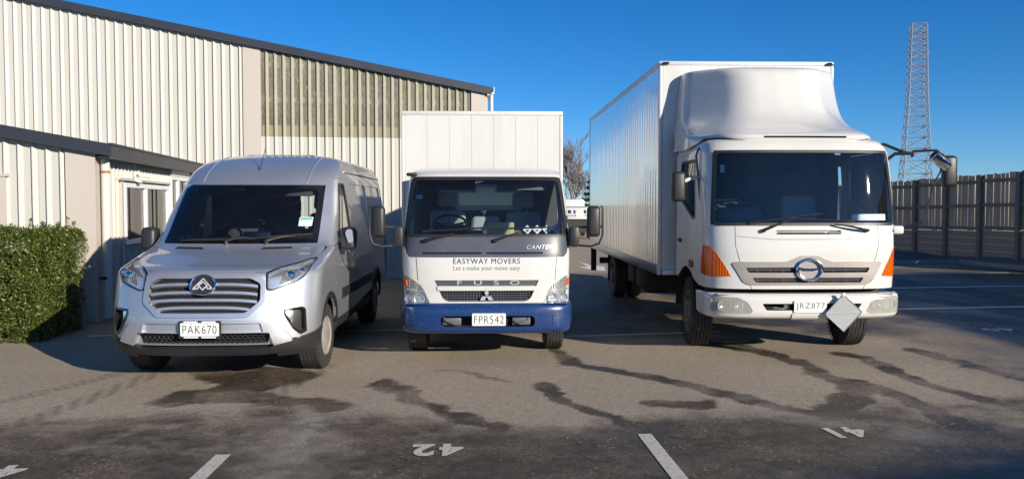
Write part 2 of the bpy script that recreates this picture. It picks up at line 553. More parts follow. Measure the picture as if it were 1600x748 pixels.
def build_ground():
    def axis(a, b, st, far):
        mid = list(np.arange(a, b + st / 2, st))
        o = []; s = st * 2; q = b
        while q < far:
            q += s; o.append(q); s *= 1.35
        n = []; s = st * 2; q = a
        while q > -far:
            q -= s; n.append(q); s *= 1.35
        return np.array(n[::-1] + mid + o)
    xs = axis(-5.2, 8.4, .034, 2500); ys = axis(4.6, 12.4, .034, 2500)
    X, Y = np.meshgrid(xs, ys)
    nx, ny = len(xs), len(ys)
    w1 = fbm(X, Y, 1.3, 11) - .5; w2 = fbm(X, Y, 1.3, 31) - .5
    w3 = fbm(X, Y, 6, 51) - .5; w4 = fbm(X, Y, 6, 71) - .5
    w5 = fbm(X, Y, 22, 53) - .5; w6 = fbm(X, Y, 22, 73) - .5
    x = X + .45 * w1 + .14 * w3 + .05 * w5; y = Y + .45 * w2 + .14 * w4 + .05 * w6
    wet_and_shade = np.zeros_like(X)
    trails = [
        ([(0.49, 9.9), (0.73, 9.01), (1.07, 8.59), (1.42, 8.33), (1.64, 7.97), (1.9, 7.64), (2.21, 7.31), (2.58, 7.08), (2.78, 6.76)], .10, .95),
        ([(0.25, 8.03), (0.48, 7.7), (0.59, 7.2), (0.79, 6.8), (1.0, 6.46)], .10, .9),
        ([(2.6, 10.3), (2.89, 9.81), (3.08, 9.24), (3.26, 8.59), (3.3, 8.03), (3.46, 7.57), (3.52, 6.97), (3.46, 6.19)], .13, .95),
        ([(3.3, 8.1), (3.0, 7.5), (2.8, 7.1)], .16, .9),
        ([(3.79, 9.6), (3.97, 9.32), (3.92, 8.43), (4.02, 7.97), (4.21, 7.44), (4.33, 6.97)], .13, .9),
        ([(4.77, 9.94), (4.91, 9.32), (5.08, 8.87), (5.13, 8.27), (5.2, 7.4)], .14, .9),
        ([(1.35, 7.24), (1.74, 7.22)], .15, .85),
        ([(-1.24, 7.97), (-0.96, 7.75), (-0.78, 7.2), (-0.58, 6.8), (-0.31, 6.65), (0.0, 6.46)], .10, .9),
        ([(-0.73, 8.59), (-0.39, 8.43), (0.0, 8.21)], .04, .6),
        ([(-3.1, 8.7), (-2.75, 8.3), (-2.5, 7.9), (-2.6, 7.5), (-2.9, 7.35)], .28, .95),
        ([(-2.6, 7.6), (-2.1, 7.3), (-1.6, 7.0)], .22, .85),
        ([(-2.7, 8.7), (-2.2, 8.3)], .3, .8),
    ]
    for pts, wd, a0 in trails:
        a = a0
        wid = wd * (0.55 + 1.0 * fbm(X, Y, .9, 91)); a = a * (.72 + .5 * smooth(.35, .6, fbm(X, Y, 2.3, 95)))
        wet_and_shade = np.maximum(wet_and_shade, a * (1 - smooth(wid * .72, wid * 1.08, pdist(x, y, pts))))
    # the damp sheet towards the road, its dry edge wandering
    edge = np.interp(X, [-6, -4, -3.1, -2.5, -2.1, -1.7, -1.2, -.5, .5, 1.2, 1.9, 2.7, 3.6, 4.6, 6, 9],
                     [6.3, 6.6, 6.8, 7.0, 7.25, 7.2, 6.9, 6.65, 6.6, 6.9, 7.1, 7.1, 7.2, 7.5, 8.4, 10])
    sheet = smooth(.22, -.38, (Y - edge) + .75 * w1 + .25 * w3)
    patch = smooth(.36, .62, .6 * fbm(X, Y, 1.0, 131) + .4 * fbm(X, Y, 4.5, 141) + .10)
    wet_and_shade = np.maximum(wet_and_shade, sheet * (.34 + .62 * patch))
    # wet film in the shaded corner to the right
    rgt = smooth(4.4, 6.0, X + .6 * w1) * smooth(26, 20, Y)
    wet_and_shade = np.maximum(wet_and_shade, rgt * (.55 + .4 * smooth(.4, .6, fbm(X, Y, .7, 171))))
    # shade painted in: uneven patches darken the asphalt between and behind the vehicles
    bays = smooth(10.3, 11.6, Y + .9 * w1) * smooth(21.5, 19.5, Y + .9 * w2) * smooth(-7.5, -6.5, X) * smooth(6.5, 5.0, X)
    wet_and_shade = np.maximum(wet_and_shade, bays * (.45 + .5 * smooth(.38, .58, fbm(X, Y, .8, 251))))
    wet_and_shade *= .86 + .28 * fbm(X, Y, 14, 151)
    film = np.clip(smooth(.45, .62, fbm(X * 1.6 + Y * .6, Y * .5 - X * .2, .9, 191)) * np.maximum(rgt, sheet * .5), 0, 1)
    sed = 1 - smooth(.02, .20, pdist(x, y, [(-1.79, 6.97), (-1.61, 6.46), (-1.57, 6.02)]))
    sed = np.maximum(sed, .55 * (1 - smooth(.05, .38, pdist(x, y, [(-1.55, 6.0), (-1.47, 5.56), (-1.46, 5.0)]))))
    sed = np.maximum(sed, .5 * (1 - smooth(.06, .34, pdist(x, y, [(2.19, 7.44), (2.41, 6.9), (2.75, 6.55), (2.95, 6.1)]))))
    sed *= smooth(.32, .6, fbm(X, Y, 7, 211))
    trk = np.zeros_like(X)
    for pts, wd in [([(-3.95, 6.3), (-3.8, 7.2), (-3.62, 8.9)], .11), ([(-4.7, 6.8), (-4.3, 7.7), (-4.0, 8.6)], .10),
                    ([(-2.2, 7.2), (-2.02, 8.9)], .11), ([(-2.45, 7.3), (-2.24, 8.4)], .10)]:
        d = pdist(X + .02 * w1, Y, pts)
        rib = .5 + .5 * np.cos(d * 2 * pi / .045)
        lug = .6 + .4 * np.sign(np.sin(Y * 95 + d * 30))
        trk = np.maximum(trk, (1 - smooth(wd * .85, wd, d)) * rib * lug * smooth(.3, .5, fbm(X, Y, 2, 231) + .12))
    v = np.stack([X.ravel(), Y.ravel(), np.zeros(X.size)], 1)
    i = np.arange(nx * ny).reshape(ny, nx)
    f = np.stack([i[:-1, :-1], i[:-1, 1:], i[1:, 1:], i[1:, :-1]], -1).reshape(-1, 4)
    me = bpy.data.meshes.new('asphalt_yard')
    me.vertices.add(len(v)); me.vertices.foreach_set('co', v.ravel())
    me.loops.add(f.size); me.loops.foreach_set('vertex_index', f.ravel())
    me.polygons.add(len(f)); me.polygons.foreach_set('loop_start', np.arange(0, f.size, 4))
    me.polygons.foreach_set('loop_total', np.full(len(f), 4))
    me.update(); me.validate()
    ca = me.attributes.new('stain_shade', 'FLOAT_COLOR', 'POINT')
    ca.data.foreach_set('color', np.stack([np.clip(wet_and_shade, 0, 1), np.clip(sed, 0, 1), np.clip(trk, 0, 1), film], -1).reshape(-1).astype(np.float32))
    m = bpy.data.materials.new('asphalt')
    n, l, p = nodes_of(m)
    tc = n.new('ShaderNodeTexCoord')
    at = n.new('ShaderNodeAttribute'); at.attribute_name = 'stain_shade'
    sp = n.new('ShaderNodeSeparateColor'); l.new(at.outputs['Color'], sp.inputs[0])

    def noise(sc, det=4, rough=.55):
        q = n.new('ShaderNodeTexNoise'); q.inputs['Scale'].default_value = sc; q.inputs['Detail'].default_value = det
        q.inputs['Roughness'].default_value = rough
        l.new(tc.outputs['Object'], q.inputs['Vector'])
        return q.outputs['Fac']

    def mrange(x, a, b, c, d):
        q = n.new('ShaderNodeMapRange'); l.new(x, q.inputs[0])
        for k, val in zip((1, 2, 3, 4), (a, b, c, d)): q.inputs[k].default_value = val
        return q.outputs[0]

    def mixc(fac, a, b, mode='MIX'):
        q = n.new('ShaderNodeMix'); q.data_type = 'RGBA'; q.blend_type = mode
        for s_, val in ((0, fac), (6, a), (7, b)):
            if isinstance(val, (tuple, float, int)): q.inputs[s_].default_value = val if s_ == 0 else tuple(val) + (1,)
            else: l.new(val, q.inputs[s_])
        return q.outputs[2]

    def math_(op, a, b):
        q = n.new('ShaderNodeMath'); q.operation = op; q.use_clamp = True
        for k, val in ((0, a), (1, b)):
            if isinstance(val, (int, float)): q.inputs[k].default_value = val
            else: l.new(val, q.inputs[k])
        return q.outputs[0]
    big = noise(.9, 6); fine = noise(95, 3, .7); mid = noise(11, 5, .65)
    dry = mixc(mrange(big, .35, .65, 0, 1), (.34, .278, .198), (.43, .355, .262))
    dry = mixc(mrange(mid, .35, .7, 0, .55), dry, (.25, .202, .148))
    grit = noise(38, 4, .75)
    dry = mixc(mrange(grit, .34, .50, .85, 0), dry, (.13, .105, .078))
    mott = noise(24, 6, .80)
    dry = mixc(mrange(mott, .36, .50, .6, 0), dry, (.20, .162, .118))
    dry = mixc(mrange(mott, .55, .66, 0, .5), dry, (.54, .46, .36))
    dry = mixc(mrange(fine, .40, .68, 0, .75), dry, (.50, .425, .33))
    dry = mixc(mrange(grit, .56, .66, 0, .7), dry, (.54, .465, .37))
    wet_shade_col = mixc(mrange(grit, .55, .68, 0, .5), mixc(mrange(fine, .42, .70, 0, .6), (.042, .033, .024), (.15, .118, .082)), (.27, .22, .155))
    wet_shade_col = mixc(mrange(noise(1.6, 4), .45, .62, 0, .75), wet_shade_col, mixc(mrange(grit, .42, .62, 0, .9), (.085, .06, .04), (.27, .205, .135)))
    wet_shade_col = mixc(mrange(mott, .36, .52, .7, 0), wet_shade_col, (.036, .028, .021))
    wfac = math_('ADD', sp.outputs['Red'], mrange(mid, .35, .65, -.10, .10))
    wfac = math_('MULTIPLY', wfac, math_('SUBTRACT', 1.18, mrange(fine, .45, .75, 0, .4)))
    c = mixc(wfac, dry, wet_shade_col)  # wet marks and the painted shade in the bays share this dark colour
    c = mixc(math_('MULTIPLY', sp.outputs['Blue'], .72), c, (.035, .03, .026))
    c = mixc(math_('MULTIPLY', sp.outputs['Green'], mrange(noise(45, 4, .7), .35, .62, .15, 1)), c, (.40, .365, .31))
    vo = n.new('ShaderNodeTexVoronoi'); vo.inputs['Scale'].default_value = 16
    l.new(tc.outputs['Object'], vo.inputs['Vector'])
    chip = math_('MULTIPLY', mrange(vo.outputs['Distance'], .16, .20, 1, 0), mrange(noise(1.9, 4), .50, .60, 0, .9))
    c = mixc(chip, c, (.36, .31, .2))
    l.new(c, p.inputs['Base Color'])
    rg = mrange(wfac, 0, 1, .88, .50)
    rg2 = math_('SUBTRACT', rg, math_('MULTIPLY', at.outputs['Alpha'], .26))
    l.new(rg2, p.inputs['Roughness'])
    p.inputs['Specular IOR Level'].default_value = .30
    b = n.new('ShaderNodeBump'); b.inputs['Strength'].default_value = .8; b.inputs['Distance'].default_value = .012
    l.new(noise(75, 5, .75), b.inputs['Height'])
    b2 = n.new('ShaderNodeBump'); b2.inputs['Strength'].default_value = .35; b2.inputs['Distance'].default_value = .02
    l.new(noise(5, 3), b2.inputs['Height']); l.new(b.outputs[0], b2.inputs['Normal'])
    l.new(b2.outputs[0], p.inputs['Normal'])
    o = link('asphalt_yard', me, m)
    tag(o, kind='structure')


build_ground()

# painted markings, 4 mm above the asphalt
def paint_mat(name, col):
    m = mat(name, col, .6, var=.1, scale=8)
    n, l = m.node_tree.nodes, m.node_tree.links
    p = n['Principled BSDF']
    tc = n.new('ShaderNodeTexCoord')
    z = n.new('ShaderNodeTexNoise'); z.inputs['Scale'].default_value = 55; z.inputs['Detail'].default_value = 5; z.inputs['Roughness'].default_value = .75
    l.new(tc.outputs['Object'], z.inputs['Vector'])
    r = n.new('ShaderNodeMapRange'); r.inputs[1].default_value = .33; r.inputs[2].default_value = .45; r.inputs[3].default_value = .0; r.inputs[4].default_value = 1
    l.new(z.outputs['Fac'], r.inputs[0]); l.new(r.outputs[0], p.inputs['Alpha'])
    return m


PAINT = paint_mat('worn_white_paint', (.62, .575, .48))
PAINT2 = mat('fresh_white_paint', (.78, .77, .74), .55, var=.06, scale=8)


def marking(name, poly, m=None):
    b = MB(); v = [(x, y, .005) for x, y in poly]
    b.add(v, [tuple(range(len(v)))])
    return tag(b.build(name, m or PAINT, ang=0), kind='structure')


def line(x0, y0, x1, y1, w):
    d = Vector((x1 - x0, y1 - y0, 0)).normalized(); q = Vector((-d.y, d.x, 0)) * w / 2
    return [(x0 - q.x, y0 - q.y), (x1 - q.x, y1 - q.y), (x1 + q.x, y1 + q.y), (x0 + q.x, y0 + q.y)]


marking('bay_line', line(-2.00, 5.70, -1.93, 3.2, .105))
marking('bay_line', line(1.00, 6.22, 1.17, 3.4, .105))
marking('bay_line', line(0.62, 10.86, 2.85, 11.3, .11))
marking('bay_line', line(-5.6, 10.92, -1.4, 11.45, .11))
for (x0, y0, x1, y1) in ((6.4, 13.74, 12.2, 14.62), (5.9, 16.95, 12.6, 17.95), (5.6, 20.0, 12.7, 21.2), (4.5, 22.2, 12.6, 23.5)):
    marking('bay_line', line(x0, y0, x1, y1, .12), PAINT2)


def ground_text(body, x, y, size, ang, name='bay_number', sx=1.0, sy=1.0, shear=0):
    v, f = text_mesh(body, size, 'CENTER', bold=size * .045, spacing=1.25, shear=shear)
    ca, sa = cos(ang), sin(ang)
    b = MB(); b.add([(x + ca * a * sx - sa * c * sy, y + sa * a * sx + ca * c * sy, .005) for a, c in v], f)
    tag(b.build(name, PAINT, ang=0, recalc=False), kind='structure')


ground_text('42', -0.53, 5.83, .40, pi + YAW * .3, sx=.78, sy=.92)
ground_text('41', 2.53, 6.28, .40, pi + YAW, sx=.72, sy=.9)
ground_text('43', -3.36, 5.33, .40, pi + YAW, sx=.8, sy=.9)
ground_text('40', 6.75, 11.5, .40, pi + YAW, sx=1.0, sy=.9)
marking('turn_arrow', [(2.03, 25.4), (2.27, 23.7), (2.60, 23.4), (2.44, 21.7), (2.12, 22.0), (1.86, 23.2), (2.12, 23.3)], PAINT2)

# kerb and gravel bank along the fence
conc = mat('kerb_concrete', (.26, .25, .23), .85, var=.2, scale=4, bump=.3, bscale=80)


def kerb(pts, h=.12, w=.15):
    b = MB()
    for (a, c) in zip(pts[:-1], pts[1:]):
        a = Vector(a).to_3d(); c = Vector(c).to_3d()
        d = (c - a).normalized(); q = Vector((-d.y, d.x, 0)) * w / 2
        v = [a - q, c - q, c + q, a + q]
        b.add([(p.x, p.y, -.05) for p in v] + [(p.x, p.y, h) for p in v], [(3, 2, 1, 0), (4, 5, 6, 7), (0, 1, 5, 4), (1, 2, 6, 5), (2, 3, 7, 6), (3, 0, 4, 7)])
    return tag(b.build('kerb', conc, ang=0), kind='structure')


kerb([(15.6, 9.0), (13.25, 24.6), (10.4, 24.15), (7.0, 46.0)])
gm = mat('gravel', (.13, .125, .12), .95, var=.5, scale=40, bump=.6, bscale=60)
b = MB()
b.add([(15.7, 9, .09), (17.2, 9.2, .34), (13.35, 24.66, .09), (14.0, 22.75, .30), (13.55, 27.5, .2), (10.45, 24.24, .08), (11.6, 40, .12), (7.1, 46, .08), (10, 48, .1), (30, 12, .6), (26, 50, .2), (16.9, 9, .3)],
      [(0, 1, 3, 2), (2, 3, 4, 5), (5, 4, 6, 7), (7, 6, 8), (1, 9, 10, 4, 3), (4, 10, 8, 6)])
tag(b.build('gravel_strip', gm, ang=0, recalc=False), kind='structure')

# ---------------------------------------------------------------- ribbed buildings
CREAM = mat('cream_ribbed_steel', (.50, .485, .44), .5, var=.05, scale=1.2, dirt=(.46, .42, .35), dscale=1.4, damt=.45, stretch=(3, 3, .5))
CREAM2 = mat('cream_flat_cladding', (.48, .435, .385), .55, var=.04, scale=1.2, dirt=(.42, .37, .32), dscale=1.3, damt=.25, stretch=(3, 3, .5))
FASCIA = mat('charcoal_flashing', (.026, .030, .042), .45, var=.12, scale=2)
WFRAME = mat('white_window_frame', (.72, .73, .74), .4, var=.03)
INSIDE = mat('dark_shed_interior', (.20, .19, .165), .9, var=.3)
STEEL = mat('pale_steelwork', (.55, .53, .46), .6, var=.1)
PIPE = mat('cream_pipe_paint', (.64, .60, .53), .45, var=.05, dirt=(.4, .35, .3), dscale=4, damt=.3)
RUST = mat('rust_band', (.36, .12, .04), .8, var=.25, scale=30)
BAND = mat('faded_yellow_lining', (.62, .54, .36), .7, var=.1, scale=2, stretch=(1, 1, .3))

# weathered see-through sheet: thin dirty fibreglass
m = bpy.data.materials.new('clear_roofing_sheet')
n, l, p = nodes_of(m)
p.inputs['Roughness'].default_value = .35
tc = n.new('ShaderNodeTexCoord')
mp = n.new('ShaderNodeMapping'); mp.inputs['Scale'].default_value = (14, 14, 5)
l.new(tc.outputs['Object'], mp.inputs[0])
z1 = n.new('ShaderNodeTexNoise'); z1.inputs['Scale'].default_value = 1.6; z1.inputs['Detail'].default_value = 8; z1.inputs['Roughness'].default_value = .75
l.new(mp.outputs[0], z1.inputs[0])
z2 = n.new('ShaderNodeTexNoise'); z2.inputs['Scale'].default_value = .45; z2.inputs['Detail'].default_value = 3
l.new(tc.outputs['Object'], z2.inputs[0])
mx = n.new('ShaderNodeMix'); mx.data_type = 'RGBA'
mx.inputs[6].default_value = (.21, .20, .13, 1); mx.inputs[7].default_value = (.50, .47, .35, 1)
l.new(z1.outputs[0], mx.inputs[0]); l.new(mx.outputs[2], p.inputs['Base Color'])
ad = n.new('ShaderNodeMath'); ad.operation = 'ADD'
l.new(z1.outputs[0], ad.inputs[0]); l.new(z2.outputs[0], ad.inputs[1])
mr = n.new('ShaderNodeMapRange'); mr.inputs[1].default_value = .72; mr.inputs[2].default_value = 1.3; mr.inputs[3].default_value = .70; mr.inputs[4].default_value = .30
l.new(ad.outputs[0], mr.inputs[0])
tr = n.new('ShaderNodeBsdfTransparent'); tr.inputs[0].default_value = (.80, .78, .62, 1)
ms = n.new('ShaderNodeMixShader'); l.new(mr.outputs[0], ms.inputs[0]); l.new(p.outputs[0], ms.inputs[1]); l.new(tr.outputs[0], ms.inputs[2])
l.new(ms.outputs[0], n['Material Output'].inputs[0])
CLEAR = m
RIBCLEAR = mat('clear_sheet_rib', (.33, .31, .245), .45, var=.22, scale=5, stretch=(2, 2, 6), dirt=(.30, .28, .18), dscale=8, damt=.6)

PITCH = .19


def clad(parent, x0, x1, zb, zt, mtl, P, name='cladding_sheet', per=4, rib_mat=None, skip=None):
    """ribbed sheets side by side, each its own part; P maps (along, out, up) to local space"""
    x = x0
    prof = [(0, 0), (.098, 0), (.112, .040), (.124, .040), (.176, 0)]
    while x < x1 - 1e-4:
        xe = min(x + per * PITCH, x1)
        cols = []
        k = 0
        while x + k * PITCH < xe - 1e-4:
            for a, d in prof:
                q = x + k * PITCH + a
                if q <= xe: cols.append((q, d))
            k += 1
        cols.append((xe - .002, 0))
        b = MB()
        vs = []; fs = []; ri = []
        for (q, d) in cols:
            vs += [P(q, d, zb(q)), P(q, d, zt(q))]
        for i in range(len(cols) - 1):
            fs.append((2 * i, 2 * i + 2, 2 * i + 3, 2 * i + 1))
            ri.append(1 if cols[i][1] > 0 or cols[i + 1][1] > 0 else 0)
        b.add(vs, fs)
        o = b.build(name, mtl, parent, ang=0, recalc=False)
        if rib_mat:
            o.data.materials.append(rib_mat)
            o.data.polygons.foreach_set('material_index', ri)
        x = xe


MAIN = thing('warehouse', 'tall cream ribbed steel warehouse with a sloping dark roof edge and clear upper sheets', 'warehouse', (-0.6, 20.0, 0), YAW)
mtop = lambda x: 4.42 + .178 * min(-x, 11.6 + (11.6 + x if x < -11.6 else 0))
mtop = lambda x: 4.42 + .178 * (-x if x > -11.6 else 23.2 + x)
PF = lambda a, d, z: (a, -d, z)
clad(MAIN, -20.81, -5.61, lambda x: 0, mtop, CREAM, PF)
clad(MAIN, -5.22, -.38, lambda x: 0, lambda x: 3.33, CREAM, PF)
clad(MAIN, -5.22, -.38, lambda x: 3.30, lambda x: mtop(x), CLEAR, lambda a, d, z: (a, -d - .006, z), 'clear_sheet', rib_mat=RIBCLEAR)
for (a, c) in ((-5.61, -5.22), (-.38, .0)):
    b = MB(); b.prism([(a, 0), (c, 0), (c, mtop(c)), (a, mtop(a))], -.045, .1); b.build('corner_panel', CREAM2, MAIN, ang=0)
b = MB(); b.prism([(-5.2, 3.27), (-.4, 3.27), (-.4, 3.56), (-5.2, 3.56)], .02, .06); b.build('lining_band', BAND, MAIN, ang=0)
b = MB()
for zz in (4.15, 4.95):
    xe = -.4 if zz < 4.4 else (4.42 - zz) / .178
    b.box((-5.2, .08, zz - .06), (min(xe, -.4), .2, zz + .06))
b.box((-3.62, .08, 3.4), (-3.44, .24, 4.95))
b.tube([(-5.2, .2, 5.2), (-3.55, .2, 3.95)], .04, 6)
b.build('wall_girt', STEEL, MAIN, ang=0)
b = MB()
b.box((-9, 3.2, 0), (.0, 3.3, 4.2))
b.build('inner_wall', INSIDE, MAIN, ang=0)
b = MB()   # roof and the rest of the envelope
for (a, c) in ((-23.2, -11.6), (-11.6, .06)):
    v = []
    for y in (-.10, 26):
        for x in (a, c):
            v += [(x, y, mtop(x) + .03), (x, y, mtop(x) + .09)]
    b.add(v, [(0, 2, 6, 4), (1, 5, 7, 3), (0, 1, 3, 2), (4, 6, 7, 5), (0, 4, 5, 1), (2, 3, 7, 6)])
b.build('roof', FASCIA, MAIN, ang=0)
b = MB()
for (a, c) in ((-23.2, -11.6), (-11.6, .10)):
    b.prism([(a, mtop(a) - .06), (c, mtop(c) - .06), (c, mtop(c) + .115), (a, mtop(a) + .115)], -.13, -.10)
    b.prism([(a, mtop(a) + .095), (c, mtop(c) + .095), (c, mtop(c) + .115), (a, mtop(a) + .115)], -.10, .1)
b.build('barge_flashing', FASCIA, MAIN, ang=0)
clad(MAIN, .1, 26, lambda x: 0, lambda x: 4.40, CREAM, lambda a, d, z: (d - .0, a, z))
b = MB(); b.box((-23.2, 0, 0), (-23.1, 26, 4.3)); b.box((-23.1, 25.9, 0), (0, 26, 4.3)); b.build('back_wall', CREAM2, MAIN, ang=0)
b = MB(); b.prism([(.0, 4.32), (.16, 4.36), (.17, 4.53), (.155, 4.53), (.14, 4.40), (.0, 4.36)], -.12, 26); b.build('gutter', WFRAME, MAIN, ang=0)
b = MB(); b.tube([(.10, -.06, 4.34), (.10, -.06, .1)], .045, 10); b.build('downpipe', PIPE, MAIN)

AX = thing('office_annex', 'low cream lean-to office with charcoal fascia and white framed windows behind the hedge', 'office building', (-6.12, 12.28, 0), YAW)
atop = lambda x: 2.50 + .178 * (-x)
clad(AX, -9.15, -.41, lambda x: 0, atop, CREAM, PF)
b = MB(); b.prism([(-.41, 0), (0.0, 0), (0.0, atop(0)), (-.41, atop(-.41))], -.05, .22); b.build('corner_panel', CREAM2, AX, ang=0)
b = MB(); b.prism([(-2.3, .6), (-1.22, .6), (-1.22, 2.14), (-2.3, 2.14)], -.07, 0); b.build('wall_board', CREAM2, AX, ang=0)
b = MB(); b.prism([(-2.34, 2.14), (-1.18, 2.14), (-1.18, 2.18), (-2.34, 2.18)], -.09, 0); b.build('head_flashing', CREAM2, AX, ang=0)
DEP = 6.9
PS = lambda a, d, z: (d, a, z)
W0, W1, WZ0, WZ1 = 1.18, 3.95, 1.08, 2.09
clad(AX, .22, W0 - .02, lambda x: 0, lambda x: 2.46, CREAM, PS)
clad(AX, W0 - .02, W1 + .02, lambda x: 0, lambda x: WZ0 - .02, CREAM, PS)
clad(AX, W0 - .02, W1 + .02, lambda x: WZ1 + .06, lambda x: 2.46, CREAM, PS)
clad(AX, W1 + .02, 4.12, lambda x: 0, lambda x: 2.46, CREAM, PS)
clad(AX, 5.62, DEP, lambda x: 0, lambda x: 2.46, CREAM, PS)
b = MB(); b.box((.0, W0 - .3, WZ1 + .03), (.07, W1 + .1, WZ1 + .07)); b.box((.0, W0 - .12, WZ0 - .5), (.045, W0 - .04, WZ1 + .03)); b.build('window_flashing', CREAM2, AX, ang=0)


def window(parent, y0, y1, z0, z1, mids, curtain):
    b = MB(); t = .075
    b.box((-.03, y0, z0), (.06, y1, z0 + t)); b.box((-.03, y0, z1 - t), (.06, y1, z1))
    b.box((-.03, y0, z0 + t), (.06, y0 + t, z1 - t)); b.box((-.03, y1 - t, z0 + t), (.06, y1, z1 - t))
    for q in mids: b.box((-.03, q - .05, z0 + t), (.058, q + .05, z1 - t))
    fr = b.build('window', WFRAME, parent, ang=0)
    ys = [y0 + t] + [q for q in mids] + [y1 - t]
    for a, c in zip(ys[:-1], ys[1:]):
        b = MB(); b.box((.005, a, z0 + t), (.011, c, z1 - t)); b.build('pane', K['house_glass'], fr, ang=0)
    if curtain:
        b = MB(); vs = []; N = 46
        for i in range(N + 1):
            y = y0 + .10 + (y1 - y0 - .2) * i / N
            d = -.055 + .02 * sin(i * 1.15) + .012 * sin(i * 2.9)
            vs += [(d, y, z0 + .32), (d, y, z1)]
        b.add(vs, [(2 * i, 2 * i + 2, 2 * i + 3, 2 * i + 1) for i in range(N)])
        b.build('curtain', mat('beige_curtain', (.66, .58, .45), .9, var=.12, scale=3), fr, ang=60, recalc=False)
    return fr


window(AX, W0, W1, WZ0, WZ1, [2.42], True)
window(AX, 4.15, 5.6, .06, 2.3, [4.75], False)
b = MB(); b.box((0, 4.11, 2.3), (.075, 5.64, 2.44)); b.build('door_head', WFRAME, AX, ang=0)
b = MB(); b.box((-1.2, .4, .02), (-1.1, DEP - .3, 2.4)); b.box((-1.1, .4, .0), (-.1, DEP - .3, .03)); b.build('inner_wall', INSIDE, AX, ang=0)
b = MB()
b.prism([(-9.2, atop(-9.2) - .02), (.22, atop(.22) - .02), (.22, atop(.22) + .16), (-9.2, atop(-9.2) + .16)], -.16, -.12)
b.build('fascia', FASCIA, AX, ang=0)
b = MB()
b.box((.22, -.16, 2.42), (.26, DEP, 2.62)); b.box((.06, -.12, 2.42), (.22, DEP, 2.435)); b.box((.22, -.165, 2.60), (.28, DEP, 2.63))
b.build('gutter', FASCIA, AX, ang=0)
b = MB()
v = []
for y in (-.12, DEP):
    for x in (-9.2, .22):
        v += [(x, y, atop(x) + .06), (x, y, atop(x) + .12)]
b.add(v, [(0, 2, 6, 4), (1, 5, 7, 3), (0, 1, 3, 2), (4, 6, 7, 5), (0, 4, 5, 1), (2, 3, 7, 6)])
b.build('roof', FASCIA, AX, ang=0)
b = MB(); b.tube([(.085, .13, 2.42), (.085, .13, .05)], .062, 14); dp = b.build('downpipe', PIPE, AX)
b = MB(); b.tube([(.085, .13, 2.20), (.085, .13, 2.235)], .065, 14); b.build('rust_band', RUST, dp)
b = MB(); b.box((.0, .05, .62), (.1, .22, .66)); b.build('pipe_clip', FASCIA, dp, ang=0)

FL = thing('floodlight', 'small security floodlight fixed above the office window', 'floodlight', AX.matrix_world @ Vector((0, 0, 0)), 0)
FL.location = Vector(AX.location) + E1 * .03 + E2 * 1.75 + Vector((0, 0, 2.22)); FL.rotation_euler = (0, 0, YAW); FL.scale = (.62, .62, .62)
b = MB(); b.rbox((.0, -.06, -.06), (.06, .06, .12), .012); b.build('bracket', K['white_trim'], FL)
b = MB(); b.rbox((.05, -.13, -.13), (.26, .13, -.03), .02, mx=Matrix.Rotation(.35, 4, 'Y')); b.build('lamp_head', K['white_trim'], FL)
b = MB(); b.tube([(.04, 0, .1), (.14, 0, .13), (.17, .02, -.03)], .014, 8); b.tube([(.06, .12, .0), (.3, .42, -.02)], .035, 8); b.build('arm', K['white_trim'], FL)

# two neighbouring sheds out of frame whose shadows reach into the yard
def shed(label, loc, rz, sx, sy, h):
    t = thing('unseen_neighbouring_shed', label, 'shed', loc, rz)
    b = MB(); b.box((0, 0, 0), (sx, sy, h)); b.build('wall', CREAM2, t, ang=0)
    b = MB(); b.prism([(-.3, h + .01), (sx / 2, h + .7), (sx + .3, h + .01)], -.3, sy + .3) ; b.build('roof', FASCIA, t, ang=0)
    b = MB(); b.box((sx * .3, sy, 0.02), (sx * .6, sy + .05, h * .6)); b.box((-.05, sy * .3, .02), (0, sy * .6, h * .6)); b.build('roller_door', K['white_trim'], t, ang=0)


shed('unseen cream shed beyond the paling fence casting its shadow over the empty bays', (20.0, -5.0, 0), 0, 12, 11, 5.9)
shed('unseen cream shed across the road casting its shadow into the yard', (15.0, -14.4, 0), YAW, 24, 4, 6.4)

# ---------------------------------------------------------------- hedge
def leaf_mat(name, a, bcol):
    m = bpy.data.materials.new(name)
    n, l, p = nodes_of(m)
    g = n.new('ShaderNodeNewGeometry')
    mx = n.new('ShaderNodeMix'); mx.data_type = 'RGBA'
    mx.inputs[6].default_value = tuple(a) + (1,); mx.inputs[7].default_value = tuple(bcol) + (1,)
    l.new(g.outputs['Random Per Island'], mx.inputs[0]); l.new(mx.outputs[2], p.inputs['Base Color'])
    p.inputs['Roughness'].default_value = .38
    tl = n.new('ShaderNodeBsdfTranslucent'); l.new(mx.outputs[2], tl.inputs[0])
    ms = n.new('ShaderNodeMixShader'); ms.inputs[0].default_value = .25
    l.new(p.outputs[0], ms.inputs[1]); l.new(tl.outputs[0], ms.inputs[2]); l.new(ms.outputs[0], n['Material Output'].inputs[0])
    return m


def leaves(N, sampler, size, seed):
    r = np.random.default_rng(seed)
    P, D = sampler(N, r)
    D = D + r.normal(0, .75, D.shape); D /= np.linalg.norm(D, axis=1)[:, None]
    T = np.cross(D, r.normal(0, 1, D.shape)); T /= np.linalg.norm(T, axis=1)[:, None]
    B = np.cross(D, T)
    s = size * r.uniform(.6, 1.25, (len(P), 1))
    V = np.stack([P - T * s, P + B * s * .42 + D * s * .12, P + T * s, P - B * s * .42 + D * s * .12], 1).reshape(-1, 3)
    F = np.arange(len(P) * 4).reshape(-1, 4)
    return V, F


